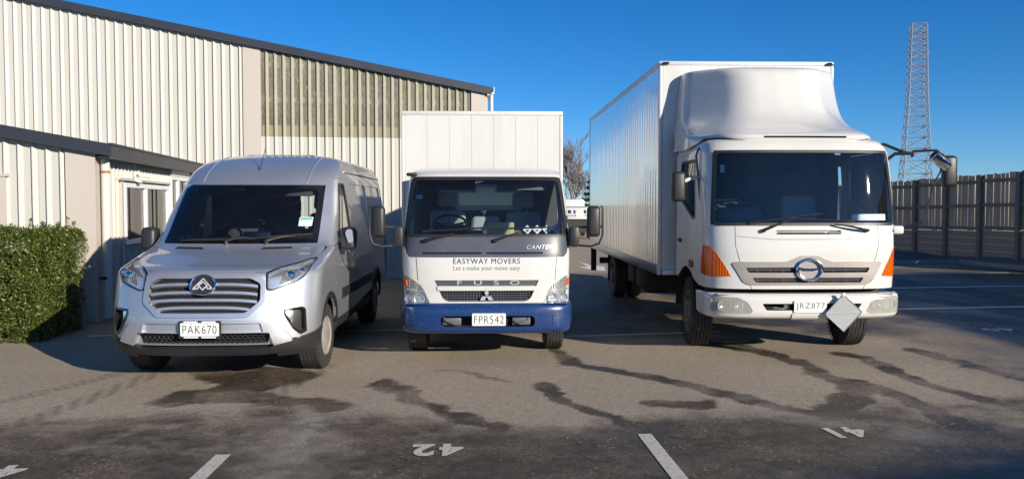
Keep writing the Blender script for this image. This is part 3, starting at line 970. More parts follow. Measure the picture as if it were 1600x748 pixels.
def leaf_mesh(name, V, F, mtl, parent):
    me = bpy.data.meshes.new(name)
    me.vertices.add(len(V)); me.vertices.foreach_set('co', V.ravel())
    me.loops.add(F.size); me.loops.foreach_set('vertex_index', F.ravel())
    me.polygons.add(len(F)); me.polygons.foreach_set('loop_start', np.arange(0, F.size, 4)); me.polygons.foreach_set('loop_total', np.full(len(F), 4))
    me.update()
    return link(name, me, mtl, parent)


HG = thing('hedge', 'clipped green hedge in front of the office wall beside the silver van', 'hedge', (-5.80, 10.35, 0), YAW)
HX, HY, HZ = 4.6, 1.45, 1.47


def hedge_pts(N, r):
    out = []; dr = []
    n = int(N * 1.0)
    face = r.choice(4, n, p=[.42, .20, .30, .08])
    u = r.random(n); v = r.random(n)
    dep = np.abs(r.normal(0, .11, n))
    for fc, dx in ((0, (0, -1, 0)), (1, (1, 0, 0)), (2, (0, 0, 1)), (3, (0, 1, 0))):
        k = face == fc
        uu, vv, dd = u[k], v[k], dep[k]
        if fc == 0: p = np.stack([-HX * uu, dd, HZ * vv], 1)
        if fc == 1: p = np.stack([-dd, HY * uu, HZ * vv], 1)
        if fc == 2: p = np.stack([-HX * uu, HY * vv, HZ - dd], 1)
        if fc == 3: p = np.stack([-HX * uu, HY - dd, HZ * vv], 1)
        out.append(p); dr.append(np.tile(np.array(dx, float), (len(p), 1)))
    P = np.concatenate(out); D = np.concatenate(dr)
    # rounded shoulders and a lumpy clipped face
    c = np.array([-HX / 2, HY / 2, HZ * .45])
    lump = (fbm(P[:, 0] + P[:, 1] * 1.3 + 40, P[:, 2] + P[:, 1] * .7 + 40, 1.9, 301) - .5)
    P += D * (lump[:, None] * .34 - .03)
    q = np.clip((P[:, 2] - (HZ - .25)) / .25, 0, 1)
    near = np.clip(1 - np.minimum(np.abs(P[:, 0]), np.minimum(np.abs(P[:, 1]), np.abs(HY - P[:, 1]))) / .25, 0, 1)
    P[:, 2] -= .10 * q * near
    e = np.clip(1 - np.abs(P[:, 0]) / .35, 0, 1) * np.clip(1 - np.abs(P[:, 1]) / .35, 0, 1)
    P[:, 0] -= .16 * e; P[:, 1] += .16 * e
    P[:, 2] = np.maximum(P[:, 2], .02)
    return P, D


V, F = leaves(80000, hedge_pts, .0215, 41)
leaf_mesh('foliage', V, F, leaf_mat('hedge_leaf', (.030, .052, .009), (.15, .175, .028)), HG)
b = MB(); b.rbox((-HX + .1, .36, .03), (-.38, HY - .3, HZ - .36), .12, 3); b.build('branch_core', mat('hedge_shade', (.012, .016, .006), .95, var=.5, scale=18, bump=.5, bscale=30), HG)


def sprigs(N, r):
    k = r.integers(0, 60, N)
    px = -HX * np.random.default_rng(5).random(60); py = HY * np.random.default_rng(6).random(60)
    h = r.random(N) * np.random.default_rng(8).uniform(.03, .14, 60)[k]
    return np.stack([px[k] + r.normal(0, .015, N), py[k] + r.normal(0, .015, N), HZ - .04 + h], 1), np.tile([0, -.5, .6], (N, 1))


V, F = leaves(1100, sprigs, .022, 43)
tag(leaf_mesh('sprigs', V, F, bpy.data.materials['hedge_leaf'], HG), kind='stuff')

# ---------------------------------------------------------------- paling fence on the right
WOOD = [mat('weathered_paling_%s' % q, c, .85, var=.3, scale=9, stretch=(6, 6, .7), bump=.3, bscale=20) for q, c in
        (('grey', (.40, .325, .25)), ('brown', (.44, .345, .245)), ('pale', (.48, .395, .30)))]
SLEEPER = mat('retaining_sleeper', (.32, .25, .18), .9, var=.3, scale=7, stretch=(.7, 6, 6), bump=.3, bscale=20)
POST = mat('fence_post_wood', (.20, .165, .125), .9, var=.3, scale=8, stretch=(5, 5, .7))
FN = thing('paling_fence', 'tall grey timber paling fence on sleepers behind the empty bays', 'fence', (14.0, 22.75, 0), YAW)
BAY = 1.5
post_me = MB().box((-.06, -.07, 0), (.06, .07, 2.5)).build('post', POST, FN, ang=0)
pal_me = {}
b = MB(); b.box((-.012, -.066, 0), (.012, .066, 1.62)); pal0 = b.build('paling', WOOD[0], FN, ang=0)
b = MB(); b.box((-.03, 0, 0), (.03, BAY - .02, .19)); sl0 = b.build('sleeper', SLEEPER, FN, ang=0)
b = MB(); b.box((-.03, 0, -.05), (.03, BAY, .05)); rl0 = b.build('rail', POST, FN, ang=0)
firsts = {'post': post_me, 'paling': pal0, 'sleeper': sl0, 'rail': rl0}
used = set()
meshes = {}


def piece(kind, loc, rot=(0, 0, 0), scale=1.0, m=None):
    o = firsts[kind]
    if kind in used:
        o = o.copy(); COL.objects.link(o)
    used.add(kind)
    o.parent = FN; o.location = loc; o.rotation_euler = rot; o.scale = (1, 1, scale)
    if m is not None:
        if (kind, m) not in meshes:
            me = o.data.copy(); me.materials.clear(); me.materials.append(WOOD[m]); meshes[(kind, m)] = me
        o.data = meshes[(kind, m)]
    return o


for k in range(-2, 13):
    y = .12 + BAY * k
    g = .24 - .035 * k if k < 5 else .08
    piece('post', (-.07, y, g - .1), scale=1.0)
    for q in range(4):
        piece('sleeper', (-.01, y + .01, g - .04 + q * .2), rot=(0, random.uniform(-.02, .02), 0))
    base = g + .77
    piece('rail', (-.05, y, base + .06)); piece('rail', (-.05, y, base + .72)); piece('rail', (-.05, y, base + 1.42))
    for q in range(10):
        piece('paling', (.0, y + .075 + q * .15, base + random.uniform(-.02, .02)), rot=(random.uniform(-.008, .008), 0, random.uniform(-.04, .04)), scale=random.uniform(.985, 1.015), m=random.randrange(3))

# ---------------------------------------------------------------- lattice pylon
GALV = mat('galvanised_steel', (.36, .40, .45), .5, metal=.4, var=.15)
PY = thing('lattice_pylon', 'tall galvanised lattice pylon rising behind the timber fence', 'pylon', (62.9, 130, 0), -.25)
Hh = 29.6


def pw(z):
    return float(np.interp(z, [0, 5.7, 10.7, 18.7, 29.6], [2.5, 2.05, 1.72, 1.30, 1.06]))


b = MB()
for sx in (-1, 1):
    for sy in (-1, 1):
        b.tube([(sx * pw(z), sy * pw(z), z) for z in (0, 5.7, 10.7, 18.7, Hh)], [.11, .10, .09, .08, .06], 5)
b.build('corner_leg', GALV, PY, ang=0).name = 'leg_frame'
b = MB()
zs = [0, 2.3, 4.5, 6.6, 8.6, 10.5, 12.3, 14.0, 15.6, 17.1, 18.5, 19.8, 21.0, 22.2, 23.3, 24.4, 25.5, 26.5, 27.5, 28.5, 29.6]
for z0, z1 in zip(zs[:-1], zs[1:]):
    for s in (-1, 1):
        a0, a1 = pw(z0), pw(z1)
        b.tube([(-a0, s * a0, z0), (a1, s * a1, z1)], .055, 4); b.tube([(a0, s * a0, z0), (-a1, s * a1, z1)], .055, 4)
        b.tube([(s * a0, -a0, z0), (s * a1, a1, z1)], .055, 4); b.tube([(s * a0, a0, z0), (s * a1, -a1, z1)], .055, 4)
        b.tube([(-a1, s * a1, z1), (a1, s * a1, z1)], .05, 4); b.tube([(s * a1, -a1, z1), (s * a1, a1, z1)], .05, 4)
b.build('bracing', GALV, PY, ang=0)
b = MB()
for z in (20.7, 25.0):
    for s in (-1, 1):
        b.tube([(s * pw(z), 0, z), (s * (pw(z) + .55), 0, z + .25)], .09, 5)
b.build('crossarm', GALV, PY, ang=0)

# ---------------------------------------------------------------- trees and the truck far behind
BARK = mat('bare_bark', (.20, .15, .125), .9, var=.3)


def bare_tree(name, label, loc, H, seed):
    r = random.Random(seed)
    t = thing(name, label, 'tree', loc)
    tb = MB(); cb = MB()

    def grow(p, d, L, rad, lev, mb):
        pts = [p]; q = p.copy(); dd = d.copy()
        for k in range(4):
            dd = (dd + Vector((r.gauss(0, .13), r.gauss(0, .13), .07))).normalized()
            q = q + dd * L / 4; pts.append(q.copy())
        mb.tube(pts, [max(.012, rad * (1 - .13 * k)) for k in range(5)], 6 if lev < 2 else 3, caps=False)
        if lev >= 5: return
        n = (4, 4, 4, 4, 5)[lev]
        for k in range(n):
            a = r.uniform(0, 2 * pi); s = r.uniform(.35, .95) if k else r.uniform(.05, .3)
            nd = (dd + Vector((cos(a), sin(a), 0)) * s + Vector((0, 0, .08))).normalized()
            grow(pts[4] if k < 2 else pts[r.choice((1, 2, 3))], nd, L * r.uniform(.58, .86), rad * (.68 if k == 0 else .5), lev + 1, cb)
    grow(Vector((0, 0, -.1)), Vector((.06, 0, 1)), H * .30, H * .021, 0, tb)
    tb.build('trunk', BARK, t, ang=60)
    cb.build('crown', BARK, t, ang=60)


bare_tree('bare_tree', 'bare winter tree seen in the gap beside the small white truck', (4.45, 62, 0), 7.6, 3)
CON = thing('conifer', 'dark conifer half hidden by the large truck body', 'tree', (5.75, 60, 0))
b = MB(); b.tube([(0, 0, -.1), (.05, 0, 2), (0, 0, 3.6)], [.14, .09, .02], 7); b.build('trunk', BARK, CON)


def conif(N, r):
    lay = r.integers(0, 7, N); z = .9 + lay * .42 + r.normal(0, .05, N)
    a = r.random(N) * 2 * pi; rr = np.sqrt(r.random(N)) * (1.5 - lay * .19) * (.6 + .4 * np.sin(a * 3 + lay) ** 2)
    return np.stack([rr * np.cos(a), rr * np.sin(a), z - rr * .12], 1), np.tile([0, 0, 1.], (N, 1))


V, F = leaves(2600, conif, .11, 6)
leaf_mesh('crown', V, F, leaf_mat('conifer_needles', (.008, .018, .008), (.03, .045, .018)), CON)

FT = thing('flatbed_truck', 'distant white flatbed truck with blue lettering on its tailboard', 'truck', (3.2, 42, 0), 0)
b = MB(); b.rbox((-1.05, 0, 1.2), (1.05, .08, 1.58), .02); b.rbox((-1.05, .08, 1.12), (1.05, 4.2, 1.24), .02); b.build('tray', K['white'], FT)
b = MB(); b.box((-.95, .05, 1.56), (.95, .12, 1.66)); b.build('top_rail', K['alu'], FT, ang=0)
b = MB()
for x, w in ((-.85, .22), (-.55, .12), (-.38, .16), (-.1, .1), (.42, .12), (.58, .2), (.82, .14)):
    b.rbox((x, -.006, 1.3), (x + w, .0, 1.47), .002)
b.build('tailboard_lettering', K['blue'], FT)
b = MB(); b.rbox((.02, -.012, 1.14), (.40, -.002, 1.38), .003); b.build('number_plate', K['plate'], FT)
b = MB(); b.rbox((-.4, -.02, 1.0), (.75, .1, 1.16), .03); b.build('rear_bumper', K['white_trim'], FT)
b = MB(); b.box((-.8, .1, .35), (.8, 5.4, 1.05)); b.build('chassis', K['chassis'], FT, ang=0)
b = MB(); b.rbox((-.85, 4.3, .7), (.85, 5.9, 2.05), .15, 3); b.build('cab', K['white'], FT)
for x in (-.78, .78):
    for y in (.9, 4.9):
        b = MB(); b.lathe([(.0, -.12), (.3, -.12), (.38, -.08), (.38, .08), (.3, .12), (0, .12)], (x, y, .38), 20); b.build('wheel', K['rubber'], FT)

# ---------------------------------------------------------------- shared vehicle pieces
def wheel(parent, c, R, w, sg, style, steer=0.0):
    """tyre round a rim; x is the axle, sg the outer side"""
    h = w / 2
    prof = [(R * .56, -h * .9), (R * .62, -h), (R * .86, -h), (R * .955, -h * .9)]
    n = 5
    for k in range(n):                                      # tread ribs and grooves
        a = -h * .86 + 2 * h * .86 * k / n; e = -h * .86 + 2 * h * .86 * (k + 1) / n
        g = (e - a) * .17
        prof += [(R * .965, a), (R, a + g * .6), (R, e - g * .6), (R * .965, e)]
    prof += [(R * .955, h * .9), (R * .86, h), (R * .62, h), (R * .56, h * .9)]
    rot = (0, 0, steer)
    b = MB(); b.lathe([(r, hh) for r, hh in prof], (0, 0, 0), 56)
    for k in range(44):                                     # shoulder lugs
        q = 2 * pi * k / 44
        for s in (-1, 1):
            mx = Matrix.Rotation(q, 4, 'X')
            b.box((s * h * .95 - .014, -R * .02, R * .93), (s * h * .985, R * .02, R * .966), mx)
    d = sg * h
    r0 = R * .60
    rb = MB()
    if style == 'van':
        rb.lathe([(r0, d * .95), (r0 * .97, d * .99), (r0 * .90, d * .92), (r0 * .82, d * .80), (r0 * .74, d * .86), (r0 * .50, d * 1.06), (r0 * .2, d * 1.08), (0, d * 1.08)], (0, 0, 0), 40)
        rim = rb.build('wheel', K['rim'], parent, ang=40, loc=c, rot=rot)
    else:
        rb.lathe([(r0, d * .95), (r0 * .97, d * 1.0), (r0 * .90, d * .9), (r0 * .84, d * .45), (r0 * .58, d * .55), (r0 * .50, d * .95), (r0 * .34, d * 1.0), (r0 * .32, d * 1.15), (0, d * 1.18)], (0, 0, 0), 40)
        rim = rb.build('wheel', K['dark_rim'], parent, ang=40, loc=c, rot=rot)
        for k in range(8):
            q = 2 * pi * (k + .5) / 8
            nb = MB(); nb.cyl((d * .9, 0, 0), (d * 1.08, 0, 0), r0 * .045, 6)
            o = nb.build('wheel_nut', K['rim'], rim, ang=0, loc=(0, r0 * .44 * cos(q), r0 * .44 * sin(q)))
            hb = MB(); hb.lathe([(0, d * .50), (r0 * .085, d * .50), (r0 * .085, d * .56), (0, d * .56)], (0, 0, 0), 12)
            hb.build('rim_hole', K['dark'], rim, ang=0, loc=(0, r0 * .70 * cos(q + .39), r0 * .70 * sin(q + .39)))
    b.build('tyre', K['rubber'], rim, ang=28)
    return rim


def plate_on(parent, body, x, y, z, w=.36, h=.125, frame=None, tilt=0.0):
    """number plate facing -y with its characters as flat print"""
    b = MB(); b.prism(rect(-w / 2, w / 2, -h / 2, h / 2, .012), 0, .004)
    pl = b.build('number_plate', K['plate'], parent, ang=0, loc=(x, y, z), rot=(tilt, 0, 0))
    v, f = text_mesh(body, h * .82, 'CENTER', bold=-.0010, spacing=1.12)
    xs = [p[0] for p in v]; sc = w * .88 / (max(xs) - min(xs)); mid = (max(xs) + min(xs)) / 2
    ys = [p[1] for p in v]; sy = h * .62 / (max(ys) - min(ys)); my = (max(ys) + min(ys)) / 2
    b = MB(); b.add([((p[0] - mid) * sc, -.0015, (p[1] - my) * sy) for p in v], f)
    b.build('plate_lettering', K['ink'], pl, ang=0, recalc=False)
    b = MB()
    for s in (-1, 1): b.lathe([(.006, -.002), (0, -.004)], (s * w * .2, 0, h * .40), 8, 'y')
    b.build('screw', K['rim'], pl, ang=0)
    if frame:
        b = MB(); o = rect(-w / 2 - .018, w / 2 + .018, -h / 2 - .022, h / 2 + .018, .015)
        b.prism(o, .0045, .014); fr = b.build('plate_surround', K['black'], pl, ang=0)
        for (x0, x1, zz) in ((-.15, -.02, h / 2 + .009), (.02, .15, h / 2 + .009), (-.15, -.015, -h / 2 - .012), (.015, .15, -h / 2 - .012)):
            b = MB(); b.box((x0, .0025, zz - .006), (x1, .0043, zz + .006)); b.build('surround_print', K['card'], pl, ang=0)
    return pl


def seat(parent, x, y, z, w, m, lean=.18, head=True, hb=.62):
    def tp(c):
        return (c.x * (1 - max(0, (c.z - z) / hb) * .12) if False else c.x, c.y, c.z)
    b = MB(); b.rbox((x - w / 2, y - .42, z - .12), (x + w / 2, y + .06, z + .04), .05, 3)
    st = b.build('seat', m, parent)
    mx = Matrix.Translation((x, y, z)) @ Matrix.Rotation(-lean, 4, 'X')
    b = MB(); b.rbox((-w / 2, -.05, 0), (w / 2, .08, hb), .055, 3, taper=lambda c: (c.x * (1 - .14 * max(0, c.z / hb)), c.y, c.z))
    b.build('backrest', m, st).matrix_local = mx
    if head:
        b = MB(); b.rbox((-.13, -.045, hb + .04), (.13, .06, hb + .25), .05, 3, taper=lambda c: (c.x * (1.06 - .25 * (c.z - hb)), c.y, c.z))
        b.tube([(-.05, 0, hb - .03), (-.05, 0, hb + .07)], .008, 6); b.tube([(.05, 0, hb - .03), (.05, 0, hb + .07)], .008, 6)
        b.build('headrest', m, st).matrix_local = mx
    return st


def steering(parent, x, y, z, r=.2, tilt=.6):
    b = MB(); pts = [(r * cos(2 * pi * k / 28), r * sin(2 * pi * k / 28), 0) for k in range(29)]
    b.tube(pts, .015, 8, caps=False)
    for a in (.2, pi - .2, -pi / 2): b.tube([(0, 0, -.03), (r * cos(a), r * sin(a), 0)], .014, 6)
    b.lathe([(.07, -.05), (.075, -.02), (0, .0)], (0, 0, 0), 16, 'z')
    b.build('steering_wheel', K['black'], parent, loc=(x, y, z), rot=(tilt, 0, 0))


def wiper(parent, W, x0, z0, x1, z1, xb0, zb0, xb1, zb1, off=.03):
    """arm from pivot to blade, blade lying along the glass"""
    def P(x, z, o): return tuple(W.pos([W.front(x, z)], o)[0][0])
    b = MB()
    pv = P(x0, z0, .0); b.tube([pv, P(x0, z0, .04)], .022, 10)
    b.tube([P(x0 + (x1 - x0) * k / 6, z0 + (z1 - z0) * k / 6, off + .022 * sin(pi * k / 6) + .006) for k in range(7)], [.016, .016, .015, .013, .011, .009, .008], 6)
    w = b.build('wiper', K['black'], parent)
    b = MB(); b.tube([P(xb0 + (xb1 - xb0) * k / 8, zb0 + (zb1 - zb0) * k / 8, .016) for k in range(9)], .011, 6)
    b.tube([P(xb0 + (xb1 - xb0) * k / 8, zb0 + (zb1 - zb0) * k / 8, .028) for k in range(1, 8)], .006, 5)
    b.build('blade', K['black'], w)
    return w


def seam(parent, W, pts, r=.004, name='panel_seam', off=-.001):
    """dark shut line running along the skin"""
    P = []
    for a, c in zip(pts[:-1], pts[1:]):
        a = W.cv(a); c = W.cv(c)
        n = max(2, int(math.hypot(c[0] - a[0], c[1] - a[1]) / .05))
        P += [(a[0] + (c[0] - a[0]) * k / n, a[1] + (c[1] - a[1]) * k / n) for k in range(n + (1 if c is W.cv(pts[-1]) else 0))]
    P.append(W.cv(pts[-1]))
    q = W.pos(P, off)[0]
    b = MB(); b.tube([tuple(p) for p in q], r, 4)
    return b.build(name, K['dark'], parent, ang=0)


# ---------------------------------------------------------------- silver van
VAN = thing('delivery_van', 'silver high-roof delivery van with a wide chrome barred grille parked beside the hedge', 'van', (-2.93, 7.82, 0), R_(1.3), None)
VL = 5.75
VK = [(.27, .10, .93, .50, 2.7), (.36, .04, .985, .52, 2.7), (.46, .005, 1.0, .55, 2.6), (.60, .0, 1.01, .56, 2.6), (.80, .03, 1.015, .57, 2.6), (1.00, .085, 1.015, .58, 2.6),
      (1.07, .12, 1.015, .58, 2.6), (1.105, .20, 1.013, .58, 2.6), (1.15, .42, 1.01, .55, 2.7), (1.21, .68, 1.005, .52, 2.7), (1.28, .98, 1.0, .48, 2.5), (1.33, 1.09, .995, .46, 2.4),
      (1.65, 1.42, .955, .46, 2.4), (1.96, 1.72, .905, .46, 2.4), (2.06, 1.86, .89, .44, 2.5), (2.16, 2.06, .865, .42, 2.6), (2.24, 2.27, .83, .42, 2.6), (2.30, 2.50, .765, .42, 2.6),
      (2.345, 2.75, .64, .42, 2.5), (2.37, 2.95, .42, .40, 2.4), (2.38, 3.1, .15, .15, 2.2), (2.383, 3.2, .02, .02, 2)]
WV = Wrap(VK, VL)
b = 'built'
GR_O = rnd([(-.565, 1.005), (-.575, .80), (-.43, .665), (.43, .665), (.575, .80), (.565, 1.005), (.46, 1.078), (-.46, 1.078)], .03)
GR_I = rnd([(-.525, .975), (-.53, .815), (-.40, .705), (.40, .705), (.53, .815), (.525, .975), (.43, 1.025), (-.43, 1.025)], .03)
HL_R = rnd([(.565, 1.075), (.575, .915), (.63, .905), (.85, .985), (.925, 1.06), (.935, 1.185), (.88, 1.182)], [.01, .02, .02, .04, .05, .02, .02])
FG_R = rnd([(.735, .735), (.74, .68), (.815, .54), (.875, .475), (.925, .50), (.918, .72), (.89, .745)], .015)
LOW_O = rnd([(-.62, .505), (-.60, .41), (.60, .41), (.62, .505), (.52, .515), (-.52, .515)], .01)
WS = rnd([(-.825, 1.325), (.825, 1.325), (.79, 1.955), (-.79, 1.955)], [.03, .03, .06, .06])
WS_I = rnd([(-.765, 1.375), (.765, 1.375), (.740, 1.915), (-.740, 1.915)], [.06, .06, .08, .08])
SW = lambda sg: rnd([(1.62, 1.36), (2.50, 1.36), (2.50, 1.99), (2.13, 1.99)], .05)
SWs = {sg: [(y, z, sg) for y, z in SW(sg)] for sg in (-1, 1)}
# nose skin: bumper and fenders up to the bonnet shut line
ARC = []
for k in range(15):
    q = pi * k / 14
    ARC.append((.98 + .43 * cos(q), .34 + .43 * sin(q)))
def arch(sg): return [(y, z, sg) for y, z in ARC]
top = [(.93, 1.19), (.80, 1.10), (.55, 1.085), (.30, 1.08), (0, 1.08)]
outer = [(-.80, .445), (-.64, .40), (.64, .40), (.80, .445), (.965, .50, 1)] + [(.56, .52, 1)] + [(y, z, 1) for y, z in reversed(ARC) if z > .52 and y < .98 + .5][0:] + \
        [(1.40, .56, 1), (1.56, .56, 1), (1.60, 1.29, 1)]
fend_top_r = [(.955, 1.27), (.93, 1.205), (.80, 1.115), (.55, 1.09), (.0, 1.085)]
nose = [(-.80, .445), (-.64, .40), (.64, .40), (.80, .445)]
nose += [(.60, .52, 1)] + [p for p in reversed(arch(1)) if p[1] > .53] + [(1.40, .46, 1), (1.594, .46, 1), (1.594, 1.29, 1)]
nose += [(.945, 1.275), (.935, 1.215), (.82, 1.125), (.55, 1.09), (-.55, 1.09), (-.82, 1.125), (-.935, 1.215), (-.945, 1.275)]
nose += [(1.594, 1.29, -1), (1.594, .46, -1), (1.40, .46, -1)] + [p for p in arch(-1) if p[1] > .53] + [(.60, .52, -1)]
WV.panel('nose_skin', nose, K['silver'], VAN, [GR_O, HL_R, mir(HL_R), FG_R, mir(FG_R), LOW_O], step=.05, th=.03)
WV.panel('bonnet', rnd([(-.80, 1.122), (-.55, 1.098), (.55, 1.098), (.80, 1.122), (.925, 1.22), (.93, 1.275), (.86, 1.315), (-.86, 1.315), (-.93, 1.275), (-.925, 1.22)], .02), K['silver'], VAN, step=.05, th=.03)
for s in (-1, 1):     # bonnet scoops beside the wiper well, raised creases
    pl = [(s * a, z) for a, z in ((.30, 1.262), (.62, 1.266), (.60, 1.283), (.32, 1.279))]
    WV.panel('bonnet_vent', pl if s > 0 else pl[::-1], K['black'], VAN, off=.004, th=.004)
WV.panel('scuttle', [(-.86, 1.30), (.86, 1.30), (.865, 1.33), (-.865, 1.33)], K['black'], VAN, off=-.012)
# windscreen
WV.panel('windscreen', WS, K['glass'], VAN, off=.004, th=0, step=.08)
WV.panel('screen_border', WS, K['gloss_black'], VAN, [WS_I], off=.0, th=.012)
# body side, pillars and roof as one skin
for sg in (-1, 1):
    zz = lambda L: [(y, z, sg) for y, z in L]
    ord_ = (lambda L: L) if sg > 0 else (lambda L: L[::-1])
    wsx = [(sg * .875, 1.32), (sg * .80, 1.965)]
    door = zz([(1.60, .46), (2.62, .46), (2.66, .9), (2.655, 1.98), (2.625, 2.046), (2.10, 2.046), (1.555, 1.335), (1.60, 1.29)])
    WV.panel('front_door', ord_(rnd3 := door), K['silver'], VAN, [SWs[sg]], th=.03)
    gl = SWs[sg]
    WV.panel('door_glass', ord_(list(gl)), K['house_glass'], VAN, off=-.012, th=0)
    WV.panel('window_seal', ord_(list(gl)), K['black'], VAN, [zz(rnd([(1.70, 1.385), (2.46, 1.385), (2.46, 1.965), (2.17, 1.965)], .05))], off=.003, th=.012)
    cab = [(sg * .875, 1.322), (sg * .81, 1.97), (sg * .80, 2.03)] + zz([(2.10, 2.055), (2.10, 2.05), (1.55, 1.335)])
    WV.panel('pillar', ord_([(sg * .955, 1.285), (sg * .832, 1.322), (sg * .795, 1.965)] + zz([(2.10, 2.048), (1.55, 1.335), (1.59, 1.297)])) if sg < 0 else
             zz([(1.59, 1.297), (1.55, 1.335), (2.10, 2.048)])[::1] + [(sg * .795, 1.965), (sg * .832, 1.322), (sg * .955, 1.285)], K['silver'], VAN, th=.02)
    rear_arch = [(4.55 + .45 * cos(pi * k / 14), .34 + .45 * sin(pi * k / 14)) for k in range(15)]
    rear_arch = [p for p in rear_arch if p[1] > .46]
    body = [(2.63, .46)] + rear_arch[::-1] + [(5.72, .46), (5.74, 2.12), (2.635, 2.12), (2.635, 2.05), (2.66, 1.98), (2.67, .9)]
    PAN = rnd([(2.86, 1.30), (4.15, 1.30), (4.15, 2.0), (2.86, 2.0)], .06)
    PAN2 = rnd([(4.25, 1.30), (5.55, 1.30), (5.55, 2.0), (4.25, 2.0)], .06)
    WV.panel('load_side', ord_(zz(body)), K['silver'], VAN, [zz(PAN), zz(PAN2)], th=.02, step=.09)
    for q in (PAN, PAN2):
        WV.panel('pressed_panel', ord_(zz(q)), K['silver'], VAN, off=-.014, th=.004, step=.12)
    WV.panel('sill_trim', ord_(zz([(1.45, .36), (4.08, .36), (4.08, .46), (1.45, .46)])), K['black'], VAN, off=.006)
    WV.panel('side_moulding', ord_(zz([(1.66, .66), (4.05, .66), (4.05, .78), (1.66, .78)])), K['black'], VAN, off=.012, th=.014)
    fa = [(.98 + .43 * cos(pi * k / 14), .34 + .43 * sin(pi * k / 14)) for k in range(15)]
    fo = [(.98 + .475 * cos(pi * k / 14), .34 + .475 * sin(pi * k / 14)) for k in range(15)]
    WV.panel('arch_trim', ord_(zz(fo + fa[::-1])), K['black'], VAN, off=.012, th=.03, step=.05)
    ra = [(4.55 + .43 * cos(pi * k / 14), .34 + .43 * sin(pi * k / 14)) for k in range(15)]
    ro = [(4.55 + .475 * cos(pi * k / 14), .34 + .475 * sin(pi * k / 14)) for k in range(15)]
    WV.panel('arch_trim', ord_(zz(ro + ra[::-1])), K['black'], VAN, off=.012, th=.03, step=.05)
    b = MB(); b.rbox((0, 0, 0), (.05, .20, .04), .012)
    b.build('door_handle', K['silver'], VAN, loc=(.985 if sg > 0 else -1.035, 2.38, 1.10))
    # door mirrors
    b = MB(); b.rbox((min(sg * .93, sg * 1.07), 1.60, 1.23), (max(sg * .93, sg * 1.07), 1.72, 1.31), .02); arm = b.build('door_mirror', K['black'], VAN)
    b = MB(); b.rbox((min(sg * 1.03, sg * 1.20), 1.50, 1.225), (max(sg * 1.03, sg * 1.20), 1.70, 1.48), .05, 3, taper=lambda c: (c.x, c.y + .10 * (c.z - 1.36), c.z)); b.build('mirror_shell', K['black'], arm)
    if sg > 0:
        b = MB(); b.prism(rnd([(1.185, 1.32), (1.13, 1.30), (1.09, 1.42), (1.12, 1.46), (1.17, 1.455)], .02), 1.478, 1.51); b.build('mirror_cap', K['silver'], arm)
    b = MB(); b.prism(rnd([(sg * 1.18, 1.245), (sg * 1.05, 1.245), (sg * 1.05, 1.455), (sg * 1.18, 1.455)], .03), 1.702, 1.71); b.build('mirror_glass', K['mirror'], arm)
roof = [(-.80, 1.963), (.80, 1.963)] + [(2.10, 2.050, 1), (2.63, 2.050, 1), (2.63, 2.123, 1), (5.73, 2.123, 1), (5.73, 2.374, 1)] + [(5.73, 2.374, -1), (5.73, 2.123, -1), (2.63, 2.123, -1), (2.63, 2.050, -1), (2.10, 2.050, -1)]
WV.panel('roof', roof, K['silver'], VAN, th=.015, step=.07)
b = MB(); b.box((-.42, 3.0, 2.368), (.42, 5.72, 2.377)); b.build('roof_panel', K['silver'], VAN)
for sg in (-1, 1):
    b = MB(); b.tube([tuple(WV.pos([WV.side(y, 2.14, sg)], .004)[0][0]) for y in np.linspace(2.64, 5.7, 14)], .011, 6); b.build('roof_gutter', K['silver'], VAN)
    b = MB(); b.tube([tuple(WV.pos([WV.front(sg * (.60 + .0 * k), z)], .003)[0][0]) for k, z in enumerate(np.linspace(1.99, 2.33, 9))], .007, 5); b.build('roof_crease', K['silver'], VAN)
# tail: doors with windows
tail = [(WV.row(WV.tz(z))[0], z) for z in (.5, 1.0, 1.3, 1.65, 1.96, 2.12, 2.24, 2.33, 2.37)]
ou = []
for z in (.46, 1.0, 1.33, 1.65, 1.96, 2.12, 2.24, 2.32, 2.365): ou.append((float(np.interp(z, WV.z, WV.w)), z))
ring = ou + [(-x, z) for x, z in reversed(ou)]
hole1 = rect(.07, .78, 1.35, 1.88, .06); hole2 = rect(-.78, -.07, 1.35, 1.88, .06)
tris = geometry.tessellate_polygon([[Vector((x, z, 0)) for x, z in L] for L in (ring, hole1, hole2)])
fl = ring + hole1 + hole2
b = MB(); b.add([(x, VL, z) for x, z in fl], [tuple(t) for t in tris]); b.build('tail_door', K['silver'], VAN, ang=0)
for h_ in (hole1, hole2):
    b = MB(); b.prism(h_, VL - .01, VL - .004); b.build('tail_glass', K['house_glass'], VAN, ang=0)
